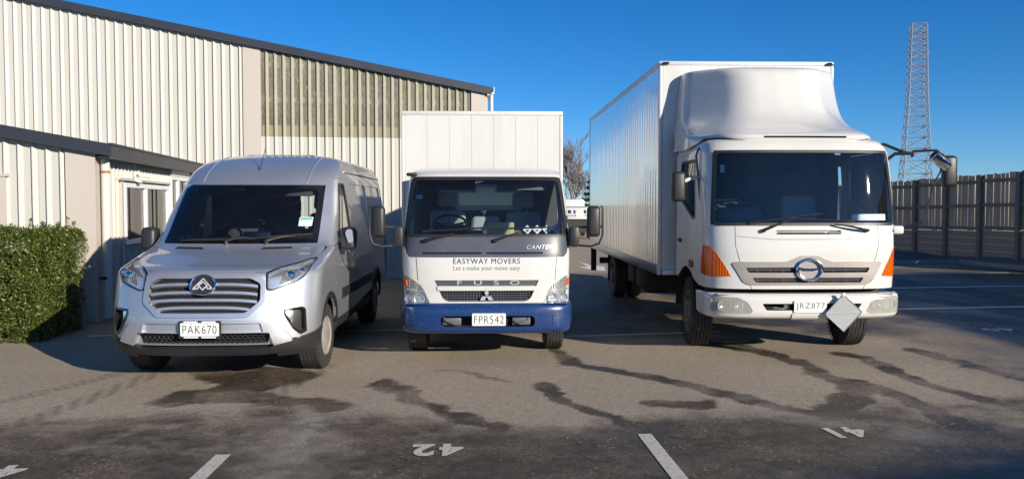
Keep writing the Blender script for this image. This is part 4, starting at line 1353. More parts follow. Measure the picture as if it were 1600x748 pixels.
# dark lining behind the skin
lin = [(-.8, .32), (.8, .32), (.97, .40)] + [(1.40, .36, 1), (1.60, .36, 1), (1.60, 1.28, 1)] + [(.94, 1.27), (.86, 1.29), (-.86, 1.29), (-.94, 1.27)] + [(1.60, 1.28, -1), (1.60, .36, -1), (1.40, .36, -1)] + [(-.97, .40)]
WV.panel('inner_lining', [(-.9, .33), (.9, .33), (.52, .4, 1), (.52, 1.1, 1), (.93, 1.2), (.82, 1.27), (-.82, 1.27), (-.93, 1.2), (.52, 1.1, -1), (.52, .4, -1)], K['dark'], VAN, off=-.075, th=.004, step=.08)
b = MB(); b.rbox((-.86, .5, .25), (.86, 5.6, .50), .05); b.box((-.55, .42, .35), (.55, 1.55, 1.1)); b.box((-.86, 1.5, .45), (.86, 5.6, .56)); b.build('underbody', K['chassis'], VAN)
for s in (-1, 1):
    b = MB(); b.box((s * .62 - .02, .45, .5), (s * .62 + .02, 1.52, 1.12)); b.box((min(s * .64, s * .93), .52, .74), (max(s * .64, s * .93), 1.5, .80)); b.build('wheel_housing', K['dark'], VAN, ang=0)
    b = MB(); b.box((s * .60 - .02, 4.0, .4), (s * .60 + .02, 5.1, .9)); b.build('wheel_housing', K['dark'], VAN, ang=0)
# lower bumper lip
WV.panel('bumper_lip', rnd([(-.90, .425), (-.86, .335), (-.5, .31), (.5, .31), (.86, .335), (.90, .425), (.64, .40), (.60, .37), (-.60, .37), (-.64, .40)], .01), K['black'], VAN, off=.025, th=.06)
WV.panel('bumper_corner', [(.66, .285), (.86, .29)] + [(.50, .33, 1), (.56, .52, 1)] + [(.80, .44), (.66, .395)], K['black'], VAN, off=.02, th=.05)
WV.panel('bumper_corner', mir([(.66, .285), (.86, .29)])[:0] + [(-.86, .29), (-.66, .285), (-.66, .395), (-.80, .44), (.56, .52, -1), (.50, .33, -1)], K['black'], VAN, off=.02, th=.05)
# raised bumper blade above the lower grille
WV.panel('bumper_blade', rnd([(-.80, .435), (-.645, .405), (-.61, .525), (.61, .525), (.645, .405), (.80, .435), (.68, .62), (.60, .645), (-.60, .645), (-.68, .62)], .015), K['silver'], VAN, [rnd([(-.56, .532), (.56, .532), (.54, .612), (-.54, .612)], .01)], off=.045, th=.06, step=.05)
WV.panel('plate_recess', rnd([(-.56, .53), (.56, .53), (.54, .615), (-.54, .615)], .01), K['silver'], VAN, off=.018, th=.01)
b = MB()      # lower honeycomb
for r_ in range(4):
    for k in range(26):
        cx = -.58 + k * .0465 + (.023 if r_ % 2 else 0); cz = .418 + r_ * .029
        if abs(cx) > .59: continue
        pp = [tuple(WV.pos([WV.front(cx + .021 * cos(pi * q / 3 + .52), cz + .0165 * sin(pi * q / 3 + .52))], -.012)[0][0]) for q in range(7)]
        b.tube(pp, .0035, 4, caps=False)
b.build('lower_grille', K['black'], VAN, ang=0)
tag(bpy.data.objects['lower_grille'], kind='stuff')
WV.panel('lower_backing', LOW_O, K['dark'], VAN, off=-.045, th=.004)
# grille
WV.panel('grille_surround', GR_O, K['silver_trim'], VAN, [GR_I], off=.018, th=.05, step=.04)
WV.panel('grille_backing', GR_I, K['dark'], VAN, off=-.035, th=.004)
for i, z in enumerate((.735, .805, .875, .950)):
    xw = .50 if i else .435
    pts = [(x, z + .022 * (1 - (abs(x) / xw) ** 4) - .0) for x in np.linspace(-xw, xw, 25)]
    b = MB()
    P0 = WV.pos([WV.front(x, zz_ + .019) for x, zz_ in pts], -.012)[0]; P1 = WV.pos([WV.front(x, zz_ + .012) for x, zz_ in pts], .016)[0]
    P2 = WV.pos([WV.front(x, zz_ - .011) for x, zz_ in pts], .016)[0]; P3 = WV.pos([WV.front(x, zz_ - .020) for x, zz_ in pts], -.012)[0]
    vs = np.stack([P0, P1, P2, P3], 1).reshape(-1, 3); fs = []
    for k in range(len(pts) - 1):
        for j in range(4): fs.append((4 * k + j, 4 * k + (j + 1) % 4, 4 * k + 4 + (j + 1) % 4, 4 * k + 4 + j))
    b.add(vs.tolist(), fs); b.build('grille_bar', K['silver_trim'], VAN, ang=25)
for i in range(34):
    x = -.47 + i * .0285
    b = MB(); b.tube([tuple(WV.pos([WV.front(x, z)], -.026)[0][0]) for z in (.73, .85, .985)], .003, 4)
    if abs(x) < .46: b.build('grille_rib', K['dark'], VAN, ang=0)
# badge: oval ring with a folded chevron triangle
cz = .962
def ring_pts(a, c, off, n=36): return [tuple(WV.pos([WV.front(a * cos(2 * pi * k / n), cz + c * sin(2 * pi * k / n))], off)[0][0]) for k in range(n + 1)]
b = MB(); b.tube(ring_pts(.118, .083, .035), .011, 8, caps=False); bd = b.build('badge', K['chrome'], VAN)
WV.panel('badge_field', [(.115 * cos(2 * pi * k / 30), cz + .08 * sin(2 * pi * k / 30)) for k in range(30)], K['black'], bd, off=.026, th=.012)
for line_ in ([(-.088, cz - .034), (0, cz + .056), (.088, cz - .034)], [(0, cz - .044), (.040, cz - .006), (0, cz + .028), (-.040, cz - .006), (0, cz - .044)], [(-.088, cz - .034), (-.05, cz - .034), (-.030, cz - .014)], [(.088, cz - .034), (.05, cz - .034), (.030, cz - .014)]):
    b = MB(); b.tube([tuple(WV.pos([WV.front(*q)], .036)[0][0]) for q in line_], .0095, 6); b.build('badge_mark', K['badge'], bd)
plate_on(VAN, 'PAK670', 0.0, float(WV.pos([WV.front(0, .57)], .06)[0][0][1]) - .004, .563, frame=True)
for sg in (-1, 1):
    f = (lambda L: L) if sg > 0 else mir
    hb = WV.panel('headlight', f(HL_R), K['clear'], VAN, off=.004, th=.008, step=.05)
    WV.panel('lamp_housing', f(HL_R), K['black'], hb, off=-.05, th=.004)
    WV.panel('lamp_brow', f(rnd([(.585, 1.062), (.592, 1.035), (.88, 1.145), (.918, 1.16), (.90, 1.176)], .008)), K['bright'], hb, off=-.006, th=.012)
    WV.panel('lamp_inner', f(rnd([(.588, 1.03), (.60, .935), (.68, .95), (.72, 1.06)], .01)), K['bright'], hb, off=-.03, th=.01)
    WV.panel('lamp_base', f(rnd([(.60, .93), (.64, .925), (.84, .995), (.908, 1.06), (.903, 1.08), (.83, 1.02)], .008)), K['bright'], hb, off=-.018, th=.01)
    for (cx, cz2, r_) in ((.79, 1.055, .042), (.872, 1.095, .034)):
        c = WV.pos([WV.front(sg * cx, cz2)], -.03)[0][0]
        b = MB(); b.lathe([(r_ * 1.25, .0), (r_ * 1.2, -.03), (r_, -.03), (r_ * .7, -.045), (0, -.052)], tuple(c), 20, 'y'); b.build('projector', K['chrome'], hb)
    WV.panel('lamp_edge', f(HL_R), K['gloss_black'], hb, [f(rnd([(.580, 1.066), (.588, .922), (.63, .918), (.845, .997), (.916, 1.066), (.925, 1.176), (.88, 1.172)], .015))], off=.007, th=.012)
    WV.panel('fog_recess', f(FG_R), K['black'], VAN, off=-.04, th=.004)
    fg = WV.panel('fog_trim', f(FG_R), K['gloss_black'], VAN, [f(rnd([(.752, .718), (.757, .69), (.828, .555), (.878, .505), (.908, .52), (.902, .705), (.885, .725)], .012))], off=.008, th=.05)
    WV.panel('fog_lamp', f(rnd([(.762, .712), (.764, .66), (.80, .60), (.825, .60), (.828, .715)], .015)), K['bright'], VAN, off=-.02, th=.02)
    WV.panel('crease_wing', f([(.66, .645), (.80, .46), (.88, .445), (.80, .53), (.725, .66)]), K['silver'], VAN, off=.012, th=.02)
    wheel(VAN, (sg * .865, .98, .345), .345, .23, sg, 'van', steer=R_(-3))
    wheel(VAN, (sg * .865, 4.55, .345), .345, .23, sg, 'van')
wiper(VAN, WV, -.10, 1.315, .15, 1.345, -.62, 1.335, .10, 1.352)
wiper(VAN, WV, .32, 1.315, .60, 1.365, .02, 1.345, .76, 1.40)
WV.panel('windscreen_sticker', rect(.60, .74, 1.50, 1.60, .01), K['card'], VAN, off=-.006, th=.001)
WV.panel('sticker_print', rect(.61, .73, 1.565, 1.59), K['green_card'], VAN, off=-.004, th=.001)
b = MB(); b.tube([(0, 2.06 - .03, 2.125), (0, 2.03, 2.155)], .022, 10); b.tube([(0, 2.03, 2.15), (.02, 2.22, 2.42)], [.005, .003], 5); b.build('aerial', K['black'], VAN)
# cabin
b = MB(); b.rbox((-.86, 1.42, 1.0), (.86, 1.95, 1.27), .06, 3); b.rbox((-.86, 1.22, .95), (.86, 1.5, 1.265), .05); b.rbox((-.18, 1.85, .75), (.18, 2.05, 1.28), .04); dash = b.build('dashboard', K['dash_dark'], VAN)
b = MB(); b.rbox((-.16, 1.86, 1.26), (.16, 1.90, 1.42), .02); b.build('screen', K['gloss_black'], dash)
steering(VAN, -.40, 1.98, 1.33, .19, tilt=.95)
seat(VAN, -.42, 2.75, .98, .50, K['seat_dark'], hb=.66)
seat(VAN, .15, 2.75, .98, .42, K['seat_dark'], hb=.60)
seat(VAN, .58, 2.75, .98, .42, K['seat_dark'], hb=.66)
b = MB(); b.box((-.70, 2.35, 2.06), (.70, 5.6, 2.09)); b.build('headlining', K['head_liner'], VAN, ang=0)
b = MB(); b.rbox((-.9, 1.6, .55), (.9, 5.6, .60), .01); b.box((-.88, 2.95, .6), (.25, 2.99, 2.05)); b.box((.25, 2.95, .6), (.88, 2.99, 1.35)); b.build('load_floor', K['dash_dark'], VAN)
b = MB(); b.rbox((-.12, 1.80, 1.80), (.12, 1.86, 1.87), .02); b.tube([(0, 1.84, 1.86), (0, 1.9, 1.95)], .012, 6); b.build('rear_view_mirror', K['black'], VAN)
for x0, x1 in ((-.66, -.12), (.12, .66)):
    b = MB(); b.rbox((x0, 1.83, 1.83), (x1, 1.855, 1.96), .012, mx=None); b.build('sun_visor', K['head_liner'], VAN)

# ---------------------------------------------------------------- box body shared by both trucks
def box_body(root, cx, hw, y0, y1, z0, z1, boards, side_sheets, skin, ribbed=False):
    g = .0019
    n = boards
    b = MB(); b.box((cx - hw + .046, y0 + .012, z0 + .071), (cx + hw - .046, y0 + .028, z1 - .056)); b.build('front_backing', skin, root, ang=0)
    for k in range(n):
        a = cx - hw + .045 + (2 * hw - .09) * k / n; c = cx - hw + .045 + (2 * hw - .09) * (k + 1) / n
        b = MB(); b.rbox((a + g / 2, y0 + .006, z0 + .07), (c - g / 2, y0 + .03, z1 - .055), .002, 1); b.build('front_board', skin, root)
    b = MB(); b.rbox((cx - hw, y0, z1 - .055), (cx + hw, y0 + .06, z1), .012); b.build('top_rail', K['white_trim'], root)
    b = MB(); b.rbox((cx - hw + .05, y0 - .004, z0), (cx + hw - .05, y0 + .05, z0 + .07), .012); b.build('bottom_rail', K['alu'], root)
    for s in (-1, 1):
        x = cx + s * hw
        b = MB(); b.rbox((min(x, x - s * .045), y0 + .001, z0), (max(x, x - s * .045), y0 + .075, z1 - .056), .014); b.build('corner_post', K['white_trim'], root)
        m = side_sheets
        for k in range(m):
            a = y0 + .078 + (y1 - y0 - .14) * k / m; c = y0 + .078 + (y1 - y0 - .14) * (k + 1) / m
            b = MB(); b.rbox((min(x - s * .006, x - s * .03), a + g / 2, z0 + .13), (max(x - s * .006, x - s * .03), c - g / 2, z1 - .07), .002, 1)
            b.build('side_sheet', K['ribbed_white'] if ribbed else skin, root)
        b = MB(); b.rbox((min(x + s * .004, x - s * .04), y0 + .078, z0), (max(x + s * .004, x - s * .04), y1, z0 + .128), .008); b.build('side_rail', K['alu'], root)
        b = MB(); b.rbox((min(x + s * .003, x - s * .05), y0 + .076, z1 - .068), (max(x + s * .003, x - s * .05), y1, z1 + .002), .01); b.build('top_side_rail', K['white_trim'], root)
        b = MB(); b.rbox((min(x, x - s * .06), y1 - .06, z0 + .13), (max(x, x - s * .06), y1, z1 - .07), .01); b.build('rear_post', K['white_trim'], root)
    b = MB(); b.box((cx - hw + .05, y0 + .062, z1 - .03), (cx + hw - .05, y1 - .02, z1 - .004)); b.build('box_roof', skin, root, ang=0)
    b = MB(); b.box((cx - hw + .05, y0 + .055, z0 + .02), (cx + hw - .05, y1 - .02, z0 + .1)); b.build('box_floor', K['chassis'], root, ang=0)
    for s in (-1, 1):
        b = MB(); b.rbox((min(cx + s * .01, cx + s * (hw - .06)), y1 - .04, z0 + .08), (max(cx + s * .01, cx + s * (hw - .06)), y1 - .01, z1 - .06), .006); b.build('rear_door', skin, root)


m = mat('white_ribbed_sheet', (.68, .68, .665), .14, var=.03, scale=1.5, coat=.8, dirt=(.45, .42, .36), dscale=1.2, damt=.22, stretch=(3, 3, .35))
n, l = m.node_tree.nodes, m.node_tree.links
p = n['Principled BSDF']
tc = n.new('ShaderNodeTexCoord')
wv = n.new('ShaderNodeTexWave'); wv.bands_direction = 'Y'; wv.inputs['Scale'].default_value = 1.75; wv.inputs['Distortion'].default_value = .6; wv.inputs['Detail'].default_value = 1
l.new(tc.outputs['Object'], wv.inputs['Vector'])
b_ = n.new('ShaderNodeBump'); b_.inputs['Strength'].default_value = .35; b_.inputs['Distance'].default_value = .006
l.new(wv.outputs['Fac'], b_.inputs['Height']); l.new(b_.outputs[0], p.inputs['Normal']); l.new(b_.outputs[0], p.inputs['Coat Normal'])
K['ribbed_white'] = m

# ---------------------------------------------------------------- small white truck with a blue bumper
CT = thing('box_truck', 'small white box truck with a blue front bumper and dark printed lettering', 'truck', (-0.275, 9.0, 0), R_(2.0))
CK = [(.58, .12, .925, .36, 4.0), (.75, .11, .93, .36, 3.8), (.92, .095, .935, .36, 3.6), (1.15, .105, .94, .36, 3.6), (1.37, .15, .94, .36, 3.6), (1.70, .33, .925, .36, 3.6), (2.02, .56, .90, .36, 3.6),
      (2.08, .62, .89, .36, 3.5), (2.12, .70, .87, .36, 3.4), (2.15, .84, .82, .36, 3.2), (2.165, 1.0, .72, .34, 3.0), (2.172, 1.15, .4, .25, 2.6), (2.175, 1.25, .05, .05, 2)]
CL = 1.66
WC = Wrap(CK, CL)
HLC = rnd([(.605, .612), (.69, .80), (.73, .855), (.86, .935), (.30, .955, 1)][:4], 0)
HLC = [(.605, .612), (.69, .80), (.73, .852), (.80, .90), (.87, .94), (.34, .955, 1), (.36, .80, 1), (.34, .612, 1)]
HLCm = [(-.605, .612), (.34, .612, -1), (.36, .80, -1), (.34, .955, -1), (-.87, .94), (-.80, .90), (-.73, .852), (-.69, .80)]
GRC = rnd([(-.575, .905), (-.485, .70), (-.43, .668), (.43, .668), (.485, .70), (.575, .905)], [.01, .03, .04, .04, .03, .01])
WSC = rnd([(-.90, 1.388), (.90, 1.388), (.845, 2.035), (-.845, 2.035)], [.03, .03, .06, .06])
BLK = [(-.86, 1.155), (.86, 1.155), (.90, 1.20), (.915, 1.27), (.92, 1.375), (-.92, 1.375), (-.915, 1.27), (-.90, 1.20)]
low = [(-.60, .60), (.60, .60), (.34, .60, 1), (.62, .60, 1), (.62, 1.38, 1), (.925, 1.385), (-.925, 1.385), (.62, 1.38, -1), (.62, .60, -1), (.34, .60, -1)]
WC.panel('front_panel', low, K['white'], CT, [HLC, HLCm, GRC, BLK], step=.05, th=.03)
WC.panel('cowl_panel', BLK, K['cowl'], CT, off=-.003, th=.02, step=.06)
for (a, c) in ((-.70, -.055), (.0, .62)):
    WC.panel('cowl_slot', rnd([(a, 1.193), (c, 1.193), (c, 1.212), (a, 1.212)], .006), K['gloss_black'], CT, off=.002, th=.004)
WC.panel('windscreen', WSC, K['glass'], CT, off=.004, th=0, step=.08)
WC.panel('screen_seal', rnd([(-.915, 1.376), (.915, 1.376), (.862, 2.05), (-.862, 2.05)], [.03, .03, .07, .07]), K['black'], CT, [rnd([(-.877, 1.402), (.877, 1.402), (.822, 2.01), (-.822, 2.01)], [.03, .03, .07, .07])], off=.006, th=.02)
for sg in (-1, 1):
    zz = lambda L: [(y, z, sg) for y, z in L]
    ord_ = (lambda L: L) if sg > 0 else (lambda L: L[::-1])
    WC.panel('pillar', ord_([(sg * .862, 2.05), (sg * .916, 1.376)][::-1][::1] and (zz([(.62, 1.38), (.86, 2.05)]) + [(sg * .862, 2.05), (sg * .916, 1.376)])), K['white'], CT, th=.02, step=.05)
    win = rnd([(.72, 1.36), (1.46, 1.30), (1.46, 1.98), (.92, 1.98)], .05)
    wa = [(1.0 + .46 * cos(pi * k / 12), .40 + .46 * sin(pi * k / 12)) for k in range(13)]
    wa = [q for q in wa if q[1] > .62]
    WC.panel('door', ord_(zz([(.625, .60)] + wa[::-1] + [(1.55, .60), (1.56, 2.05), (.865, 2.05), (.625, 1.38)])), K['white'], CT, [zz(win)], th=.03)
    WC.panel('door_glass', ord_(zz(win)), K['tint'], CT, off=-.01, th=0)
    WC.panel('window_seal', ord_(zz(win)), K['black'], CT, [zz(rnd([(.77, 1.395), (1.43, 1.34), (1.43, 1.95), (.94, 1.95)], .05))], off=.002, th=.012)
    WC.panel('rear_corner', ord_(zz([(1.565, .62), (1.655, .62), (1.655, 2.05), (1.565, 2.05)])), K['white'], CT, th=.02)
    b = MB(); b.rbox((sg * .935 - .02, 1.28, 1.16), (sg * .935 + .02, 1.44, 1.2), .01); b.build('door_handle', K['black'], CT)
roof = [(-.862, 2.053), (.862, 2.053), (.87, 2.053, 1), (1.65, 2.053, 1), (1.65, 2.173, 1), (1.65, 2.173, -1), (1.65, 2.053, -1), (.87, 2.053, -1)]
WC.panel('roof', roof, K['white'], CT, th=.015, step=.06)
# cab back wall with its window
ring = [(-.92, .62), (.92, .62), (.93, 1.3), (.90, 2.0), (.80, 2.13), (-.80, 2.13), (-.90, 2.0), (-.93, 1.3)]
hole = rect(-.40, .46, 1.66, 1.99, .04)
fl = ring + hole
b = MB(); tris = geometry.tessellate_polygon([[Vector((x, z, 0)) for x, z in L] for L in (ring, hole)])
b.add([(x, CL - .01, z) for x, z in fl], [tuple(t) for t in tris]); b.build('back_wall', K['head_liner'], CT, ang=0)
b = MB(); b.prism(hole, CL - .012, CL - .008); b.build('rear_glass', K['house_glass'], CT, ang=0)
# blue bumper
BK = [(.325, .05, .90, .34, 3.6), (.345, .02, .93, .34, 3.6), (.39, .0, .945, .34, 3.6), (.50, -.005, .955, .34, 3.6), (.60, .0, .955, .34, 3.6), (.635, .015, .95, .34, 3.6), (.655, .06, .93, .34, 3.6)]
WB = Wrap(BK, .9)
SLOT = rnd(rect(-.50, .525, .405, .525), .05)
bo = [(-.80, .328), (.80, .328), (.55, .335, 1), (.62, .45, 1), (.62, .62, 1), (.40, .652, 1), (.80, .654), (-.80, .654), (.40, .652, -1), (.62, .62, -1), (.62, .45, -1), (.55, .335, -1)]
bp = WB.panel('bumper', bo, K['blue'], CT, [SLOT], th=.05, step=.04)
b = MB(); b.box((-.90, .05, .648), (.90, .3, .656)); b.build('bumper_top', K['blue'], bp, ang=0)
WB.panel('slot_backing', rnd(rect(-.52, .545, .39, .54), .05), K['dark'], bp, off=-.11, th=.004)
for s in (-1, 1):
    WB.panel('lamp_blank', [(s * a, z) for a, z in (rect(.72, .915, .415, .535, .02) if s > 0 else rect(.72, .915, .415, .535, .02)[::-1])], K['blue'], bp, off=.006, th=.008)
    b = MB(); b.rbox((s * .38 - .10, .05, .42), (s * .38 + .10, .09, .50), .01); b.tube([(s * .30, .04, .46), (s * .36, .02, .44), (s * .44, .03, .47), (s * .47, .05, .50)], .012, 6); b.build('tow_hook', K['grey'], bp)
plate_on(CT, 'FPR542', .025, -.016, .488, w=.365, h=.135)
# grille
WC.panel('grille_frame', GRC, K['cowl'], CT, [rnd([(-.52, .80), (-.475, .705), (-.42, .685), (.42, .685), (.475, .705), (.52, .80)], .02)], off=-.015, th=.03)
WC.panel('grille_backing', GRC, K['dark'], CT, off=-.06, th=.004)
WC.panel('grille_bar', rnd([(-.535, .792), (.535, .792), (.545, .842), (-.545, .842)], .018), K['white'], CT, off=.012, th=.035, step=.05)
for i in range(4):
    z = .705 + i * .026; xw = .46 + .015 * i
    b = MB(); b.tube([tuple(WC.pos([WC.front(x, z)], -.028)[0][0]) for x in np.linspace(-xw, xw, 12)], .0045, 4); b.build('grille_wire', K['grey'], CT, ang=0)
for i in range(30):
    x = -.47 + i * .0325
    b = MB(); b.tube([tuple(WC.pos([WC.front(x + .0, z)], -.024)[0][0]) for z in (.685, .795)], .0035, 4); b.build('grille_wire', K['grey'], CT, ang=0)
for i, ch in enumerate('FUSO'):
    WC.text('grille_letter', ch, .066, -.30 + .203 * i, .873, K['letter_silver'], CT, off=-.010, sx=2.2, bold=.0)
eb = None
for a0 in (90, 210, 330):        # three lozenges meeting at a point
    q = R_(a0); e = Vector((cos(q), sin(q))); f_ = Vector((-e.y, e.x)); r_ = .084
    c = Vector((.0, .728))
    poly = [tuple(c), tuple(c + e * r_ * .5 - f_ * r_ * .2887), tuple(c + e * r_), tuple(c + e * r_ * .5 + f_ * r_ * .2887)]
    o = WC.panel('emblem', poly, K['badge'], CT if eb is None else eb, off=.014, th=.03)
    eb = eb or o
WC.text('front_lettering', 'EASYWAY MOVERS', .086, .0, 1.112, K['teal_ink'], CT, off=.003, sx=.905, bold=.0, spacing=1.14)
WC.text('tagline_lettering', 'Let s make your move easy', .072, .0, 1.038, K['grey_ink'], CT, off=.003, sx=.92, spacing=1.0)
WC.text('model_lettering', 'CANTER', .062, .575, 1.262, K['badge'], CT, off=.009, sx=1.15, bold=.0, shear=.35, spacing=1.1)
for s, HLp in ((1, HLC), (-1, HLCm)):
    f = (lambda L: L) if s > 0 else mir
    hl = WC.panel('headlight', HLp, K['clear'], CT, off=.006, th=.01, step=.05)
    WC.panel('lamp_housing', HLp, K['alu'], hl, off=-.05, th=.004)
    for i in range(9):
        x = .705 + i * .026
        z1 = .83 + (x - .70) * .55
        WC.panel('lamp_flute', f([(x, .795), (x + .012, .795), (x + .012, z1), (x, z1 - .006)]), K['bright'], hl, off=-.02, th=.02)
    WC.panel('lamp_divider', f([(.675, .775), (.34, .785, 1), (.34, .80, 1), (.685, .79)]) if s > 0 else [(.34, .785, -1), (-.675, .775), (-.685, .79), (.34, .80, -1)], K['bright'], hl, off=-.004, th=.03)
    for cx in (.745, .855):
        c = WC.pos([WC.front(s * cx, .695)], -.012)[0][0]
        b = MB(); b.lathe([(.062, .0), (.055, .02), (.03, .04), (0, .045)], tuple(c), 22, 'y'); b.lathe([(.015, .01), (.012, -.002), (0, -.004)], tuple(c), 10, 'y'); b.build('reflector', K['bright'], hl)
    am = [(.885, .84), (.925, .832), (.28, .835, 1), (.29, .915, 1), (.925, .92), (.89, .905)]
    if s < 0: am = [(-.885, .84), (-.89, .905), (-.925, .92), (.29, .915, -1), (.28, .835, -1), (-.925, .832)]
    WC.panel('indicator', am, K['amber'], hl, off=.008, th=.02)
wiper(CT, WC, -.66, 1.335, -.36, 1.40, -.70, 1.43, .06, 1.475, off=.03)
wiper(CT, WC, .10, 1.335, .38, 1.42, -.06, 1.455, .72, 1.475, off=.03)
seam(CT, WC, [(-.775, 1.155), (-.755, .90)]); seam(CT, WC, [(.775, 1.155), (.755, .90)])
# clip at roof corner, mirrors on tube brackets
b = MB(); b.rbox((-.92, .62, 2.06), (-.80, .72, 2.10), .015); b.build('roof_bracket', K['black'], CT)
for s in (-1, 1):
    xo = s * 1.0
    b = MB(); b.rbox((min(s * .925, s * 1.035), .24, 1.26), (max(s * .925, s * 1.035), .36, 1.49), .025); mb = b.build('mirror_bracket', K['black'], CT)
    b = MB(); b.tube([(s * 1.0, .28, 1.48), (s * 1.15, .22, 1.485), (s * 1.27, .20, 1.485), (s * 1.29, .20, 1.50)], .013, 8)
    b.tube([(s * 1.0, .28, 1.28), (s * 1.16, .22, 1.27), (s * 1.25, .20, 1.30), (s * 1.29, .20, 1.40), (s * 1.29, .20, 1.70), (s * 1.27, .20, 1.72)], .012, 8); b.build('mirror_arm', K['black'], mb)
    b = MB(); b.rbox((min(s * 1.115, s * 1.265), .16, 1.375), (max(s * 1.115, s * 1.265), .26, 1.72), .045, 3); b.build('mirror_shell', K['black'], mb)
    b = MB(); b.prism(rnd([(s * 1.12, 1.40), (s * 1.26, 1.40), (s * 1.26, 1.70), (s * 1.12, 1.70)], .03), .261, .265); b.build('mirror_glass', K['mirror'], mb)
# cabin
b = MB(); b.rbox((-.87, .42, 1.05), (.87, 1.02, 1.39), .05, 3); b.rbox((-.85, .85, .95), (.85, 1.05, 1.43), .05, 3); dash = b.build('dashboard', K['dash_grey'], CT)
b = MB(); b.rbox((-.62, .72, 1.38), (-.22, 1.05, 1.50), .06, 3); b.build('instrument_hood', K['dash_dark'], dash)
for i in range(36):
    x = -.66 + .022 * i
    b = MB(); b.box((x, .385, 1.395), (x + .010, .47, 1.401)); b.build('vent_slot', K['dark'], dash, ang=0)
steering(CT, -.44, 1.05, 1.50, .2, tilt=.55)
seat(CT, -.48, 1.50, 1.15, .50, K['seat_grey'], hb=.52, lean=.1)
seat(CT, .0, 1.50, 1.15, .42, K['seat_grey'], head=False, hb=.44, lean=.1)
seat(CT, .47, 1.50, 1.15, .50, K['seat_grey'], hb=.50, lean=.1)
for x0, x1 in ((-.70, -.13), (.13, .72)):
    b = MB(); b.rbox((x0, .78, 1.90), (x1, .80, 2.035), .008); b.build('sun_visor', K['head_liner'] if x0 < 0 else K['dash_grey'], CT)
WC.panel('headlining', [(.66, 2.06, -1), (-.8, 2.06), (.8, 2.06), (.66, 2.06, 1), (1.6, 2.06, 1), (1.6, 2.17, 1), (1.6, 2.17, -1), (1.6, 2.06, -1)], K['head_liner'], CT, off=-.03, th=.004, step=.1)
b = MB(); b.box((-.88, .3, .78), (.88, 1.62, .86)); b.build('cab_floor', K['dash_dark'], CT, ang=0)
WC.panel('front_lining', [(-.9, .62), (.9, .62), (.5, .62, 1), (.5, 1.34, 1), (.9, 1.36), (-.9, 1.36), (.5, 1.34, -1), (.5, .62, -1)], K['dark'], CT, off=-.075, th=.004, step=.08)
WC.panel('windscreen_sticker', rect(-.80, -.725, 1.80, 1.845, .006), K['card'], CT, off=-.003, th=.001)
# box, chassis, wheels
box_body(CT, -.045, 1.05, 1.86, 6.3, .86, 2.945, 7, 4, K['white_box'])
b = MB()
for s in (-1, 1): b.box((s * .36 - .04, .25, .48), (s * .36 + .04, 6.2, .66))
for y in (.5, 1.2, 2.6, 3.8, 5.2): b.box((-.32, y, .5), (.32, y + .08, .62))
b.box((-.93, .35, .50), (.93, .9, .62)); b.cyl((-.8, 1.0, .40), (.8, 1.0, .40), .06, 10); b.cyl((-.8, 4.6, .42), (.8, 4.6, .42), .1, 10)
b.box((-1.0, 2.3, .35), (-.45, 3.4, .75)); b.box((.45, 2.2, .4), (1.0, 3.2, .75)); b.box((-.9, 6.15, .45), (.9, 6.22, .6))
b.build('chassis', K['chassis'], CT, ang=0)
for s in (-1, 1):
    b = MB(); pts = [(1.0 + .45 * cos(pi * k / 12), .42 + .45 * sin(pi * k / 12)) for k in range(13)]
    vs = []
    for (y, z) in pts: vs += [(s * .58, y, z), (s * .92, y, z)]
    b.add(vs, [(2 * k, 2 * k + 1, 2 * k + 3, 2 * k + 2) for k in range(12)]); b.build('mudguard', K['black'], CT, ang=40)
    wheel(CT, (s * .80, 1.0, .375), .375, .21, s, 'truck')
    wheel(CT, (s * .84, 4.6, .375), .375, .20, s, 'truck'); wheel(CT, (s * .60, 4.6, .375), .375, .20, s, 'truck')

# loose things on the dashboard
b = MB(); b.rbox((-.155, 0, 0), (.155, .015, .15), .004, 1)
o = b.build('notepad', K['paper'], None)
o.location = CT.location + Vector((cos(R_(2)) * .16 - sin(R_(2)) * .46, sin(R_(2)) * .16 + cos(R_(2)) * .46, 1.395)); o.rotation_euler = (R_(-24), 0, R_(2))
tag(o, 'buff yellow notepad lying on the dashboard of the small truck', 'notepad')
for k in range(4):
    b = MB(); s_ = .062 if k == 3 else .054
    b.prism([(0, -s_), (s_, 0), (0, s_), (-s_, 0)], -.002, .002)
    o = b.build('placard_card', K['card'], None, ang=0)
    x = .47 + .112 * k; y = .50 + .012 * k
    o.location = CT.location + Vector((cos(R_(2)) * x - sin(R_(2)) * y, sin(R_(2)) * x + cos(R_(2)) * y, 1.448 + (.014 if k == 3 else 0))); o.rotation_euler = (R_(-18), R_(4 * (k - 1)), R_(2))
    tag(o, ('white diamond placard in the small truck window, beside the notepad', 'white diamond placard in the small truck window, second from the notepad',
            'white diamond placard in the small truck window, third from the notepad', 'largest tilted white diamond placard against the screen pillar of the small truck')[k], 'placard', 'diamond placards on the dashboard')
    b = MB(); b.prism([(-.012, -.028), (.018, -.016), (.008, .0), (-.024, -.010)], -.0035, -.0022); b.build('placard_print', K['red'] if k % 2 else K['blue'], o, ang=0)

